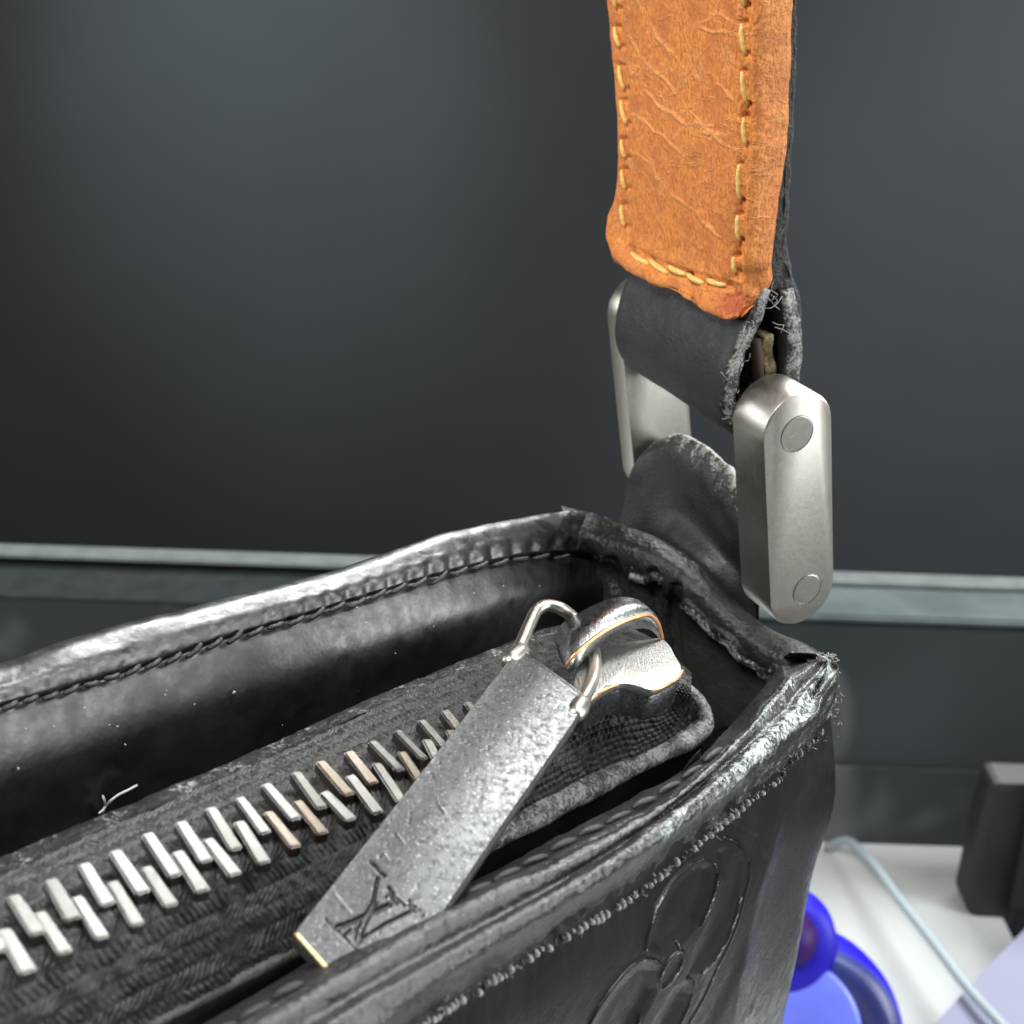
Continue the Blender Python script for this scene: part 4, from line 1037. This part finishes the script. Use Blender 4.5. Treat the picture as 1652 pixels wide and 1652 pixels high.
cornr = np.exp(-(((pix[..., 0]-1185)/28)**2+((pix[..., 1]-488)/26)**2))+np.exp(-(((pix[..., 0]-992)/22)**2+((pix[..., 1]-432)/26)**2))
disp += .10*cornr*fbm(G*4, 3, 134)
G = G+nn*disp[..., None]
edge_ = np.exp(-((pix[..., 0]-1232)/16)**2)+np.exp(-((pix[..., 0]-976)/12)**2)
wearg = .40*edge_*np.clip(.6+.8*fbm(G*1.1, 3, 160), 0, 1)+.55*np.clip((pix[..., 1]-430)/70, 0, 1)*(pix[..., 1] > 0)*.6+.6*np.clip(cornr, 0, 1)
tan = sheet("tan_leather", G, M_tan, strap, {"wear_or_glint": wearg, "fold": foldm}, close_c=True, caps=True)
# face plane for the stitches
fa = np.array([s_[0] for s_ in secs[1:]]); fn_ = nrm(np.cross(nrm(fa[0]-fa[-1]), NL)); fn_ = fn_ if fn_.dot(fa[4]) < 0 else -fn_
def QS(px, py, o=0.0): return hit(px, py, fn_, fa[4]+fn_*o)
from mathutils.bvhtree import BVHTree
me_ = tan.data; bvh = BVHTree.FromPolygons([v.co+wloc(tan) for v in me_.vertices], [p.vertices[:] for p in me_.polygons])
def onmesh(px, py, off=.03):
    d = Vector(wdir(px, py)); d.normalize()
    h = bvh.ray_cast(Vector(CAM), d)
    p = np.array(h[0]) if h[0] is not None else toworld(QS(px, py))
    return ((p-CAM)@BASIS.T)/S+fn_*off
for lst in (sr, slf, sb):
    for a, b in lst:
        stitch(strap, onmesh(*a), onmesh(*b), [.035, .035, .044][(lst is sb)*2], M_yellow, fn_, 8, .35)
# backing strip
bx = np.array([1292, 1290, 1289, 1287, 1284, 1280, 1276, 1276, 1282, 1290, 1297, 1294])
by = np.array([-40, -10, 63, 157, 220, 283, 360, 409, 440, 470, 505, 540])
inner = np.array([1262, 1262, 1262, 1258, 1250, 1236, 1226, 1226, 1232, 1240, 1262, 1268])
bo = [QL(x, y, ON-.12) for x, y in zip(bx, by)]; bi2 = [QL(x, y, ON-.12) for x, y in zip(inner, by)]
oc = curve(np.array([bo[0]+UL*8]+bo), 200); ic = curve(np.array([bi2[0]+UL*8]+bi2), 200)
lengths = np.concatenate([[0, -.02, -.05], np.linspace(-.1, -2.9, 30), [-2.95, -2.98, -3.0]])
G = strip(oc, ic, lengths, 2); nn = gnormals(G)
endw = np.exp(-np.abs(lengths)/.10)[:, None]
G = G+nn*(.03*fbm(G*4, 3, 141)*(.3+endw))[..., None]
bkn = sheet("black_backing", G, M_edge, strap, {"wear_or_glint": .34*endw*np.clip((topix(G)[..., 1]-60)/380, 0.1, 1)}, close_c=True, caps=True)

# ---- loose bits
def lint():
    pts = [QW(166, 1310, .70), QW(172, 1298, .76), QW(190, 1283, .82), QW(208, 1274, .84), QW(221, 1267, .80)]
    c = curve(np.array(pts), 24)
    geo = [tube_geo(c, .016, 5)]
    for p, qd in (((170, 1300), (166, 1284)), ((170, 1302), (160, 1312)), ((173, 1297), (180, 1292))):
        geo.append(tube_geo(np.array([QW(p[0], p[1], .75), QW((p[0]+qd[0])/2+1, (p[1]+qd[1])/2, .77), QW(qd[0], qd[1], .79)]), .012, 5))
    V, F = join_geo(geo)
    o = mk("lint_thread", V, F, plain("pale lint", (.55, .54, .50), .8, nscale=20), None)
    tag(o, "short pale lint thread caught on the black lining above the zip teeth", "lint")
lint()
sp_ = []
for _ in range(26):
    x, y0, y1 = RNG.uniform(0, 900), 0, 0
    s_ = float(fy([(0, 1150), (363, 1040), (605, 968), (940, 905)], [x])[0]); l_ = float(fy([(0, 1375), (424, 1205), (900, 1010)], [x])[0])
    y = RNG.uniform(s_, l_); r = RNG.choice([.010, .014, .018], p=[.75, .22, .03])
    a = QW(x, y, .64); sp_.append(tube_geo(np.array([a, a+nrm(RNG.normal(size=3))*r*2]), r, 4))
Vf, Ff = join_geo(sp_); tag(mk("dust_specks", Vf, Ff, M_grey, backp), kind="stuff")
# bottom of the bag so that it stands on the counter
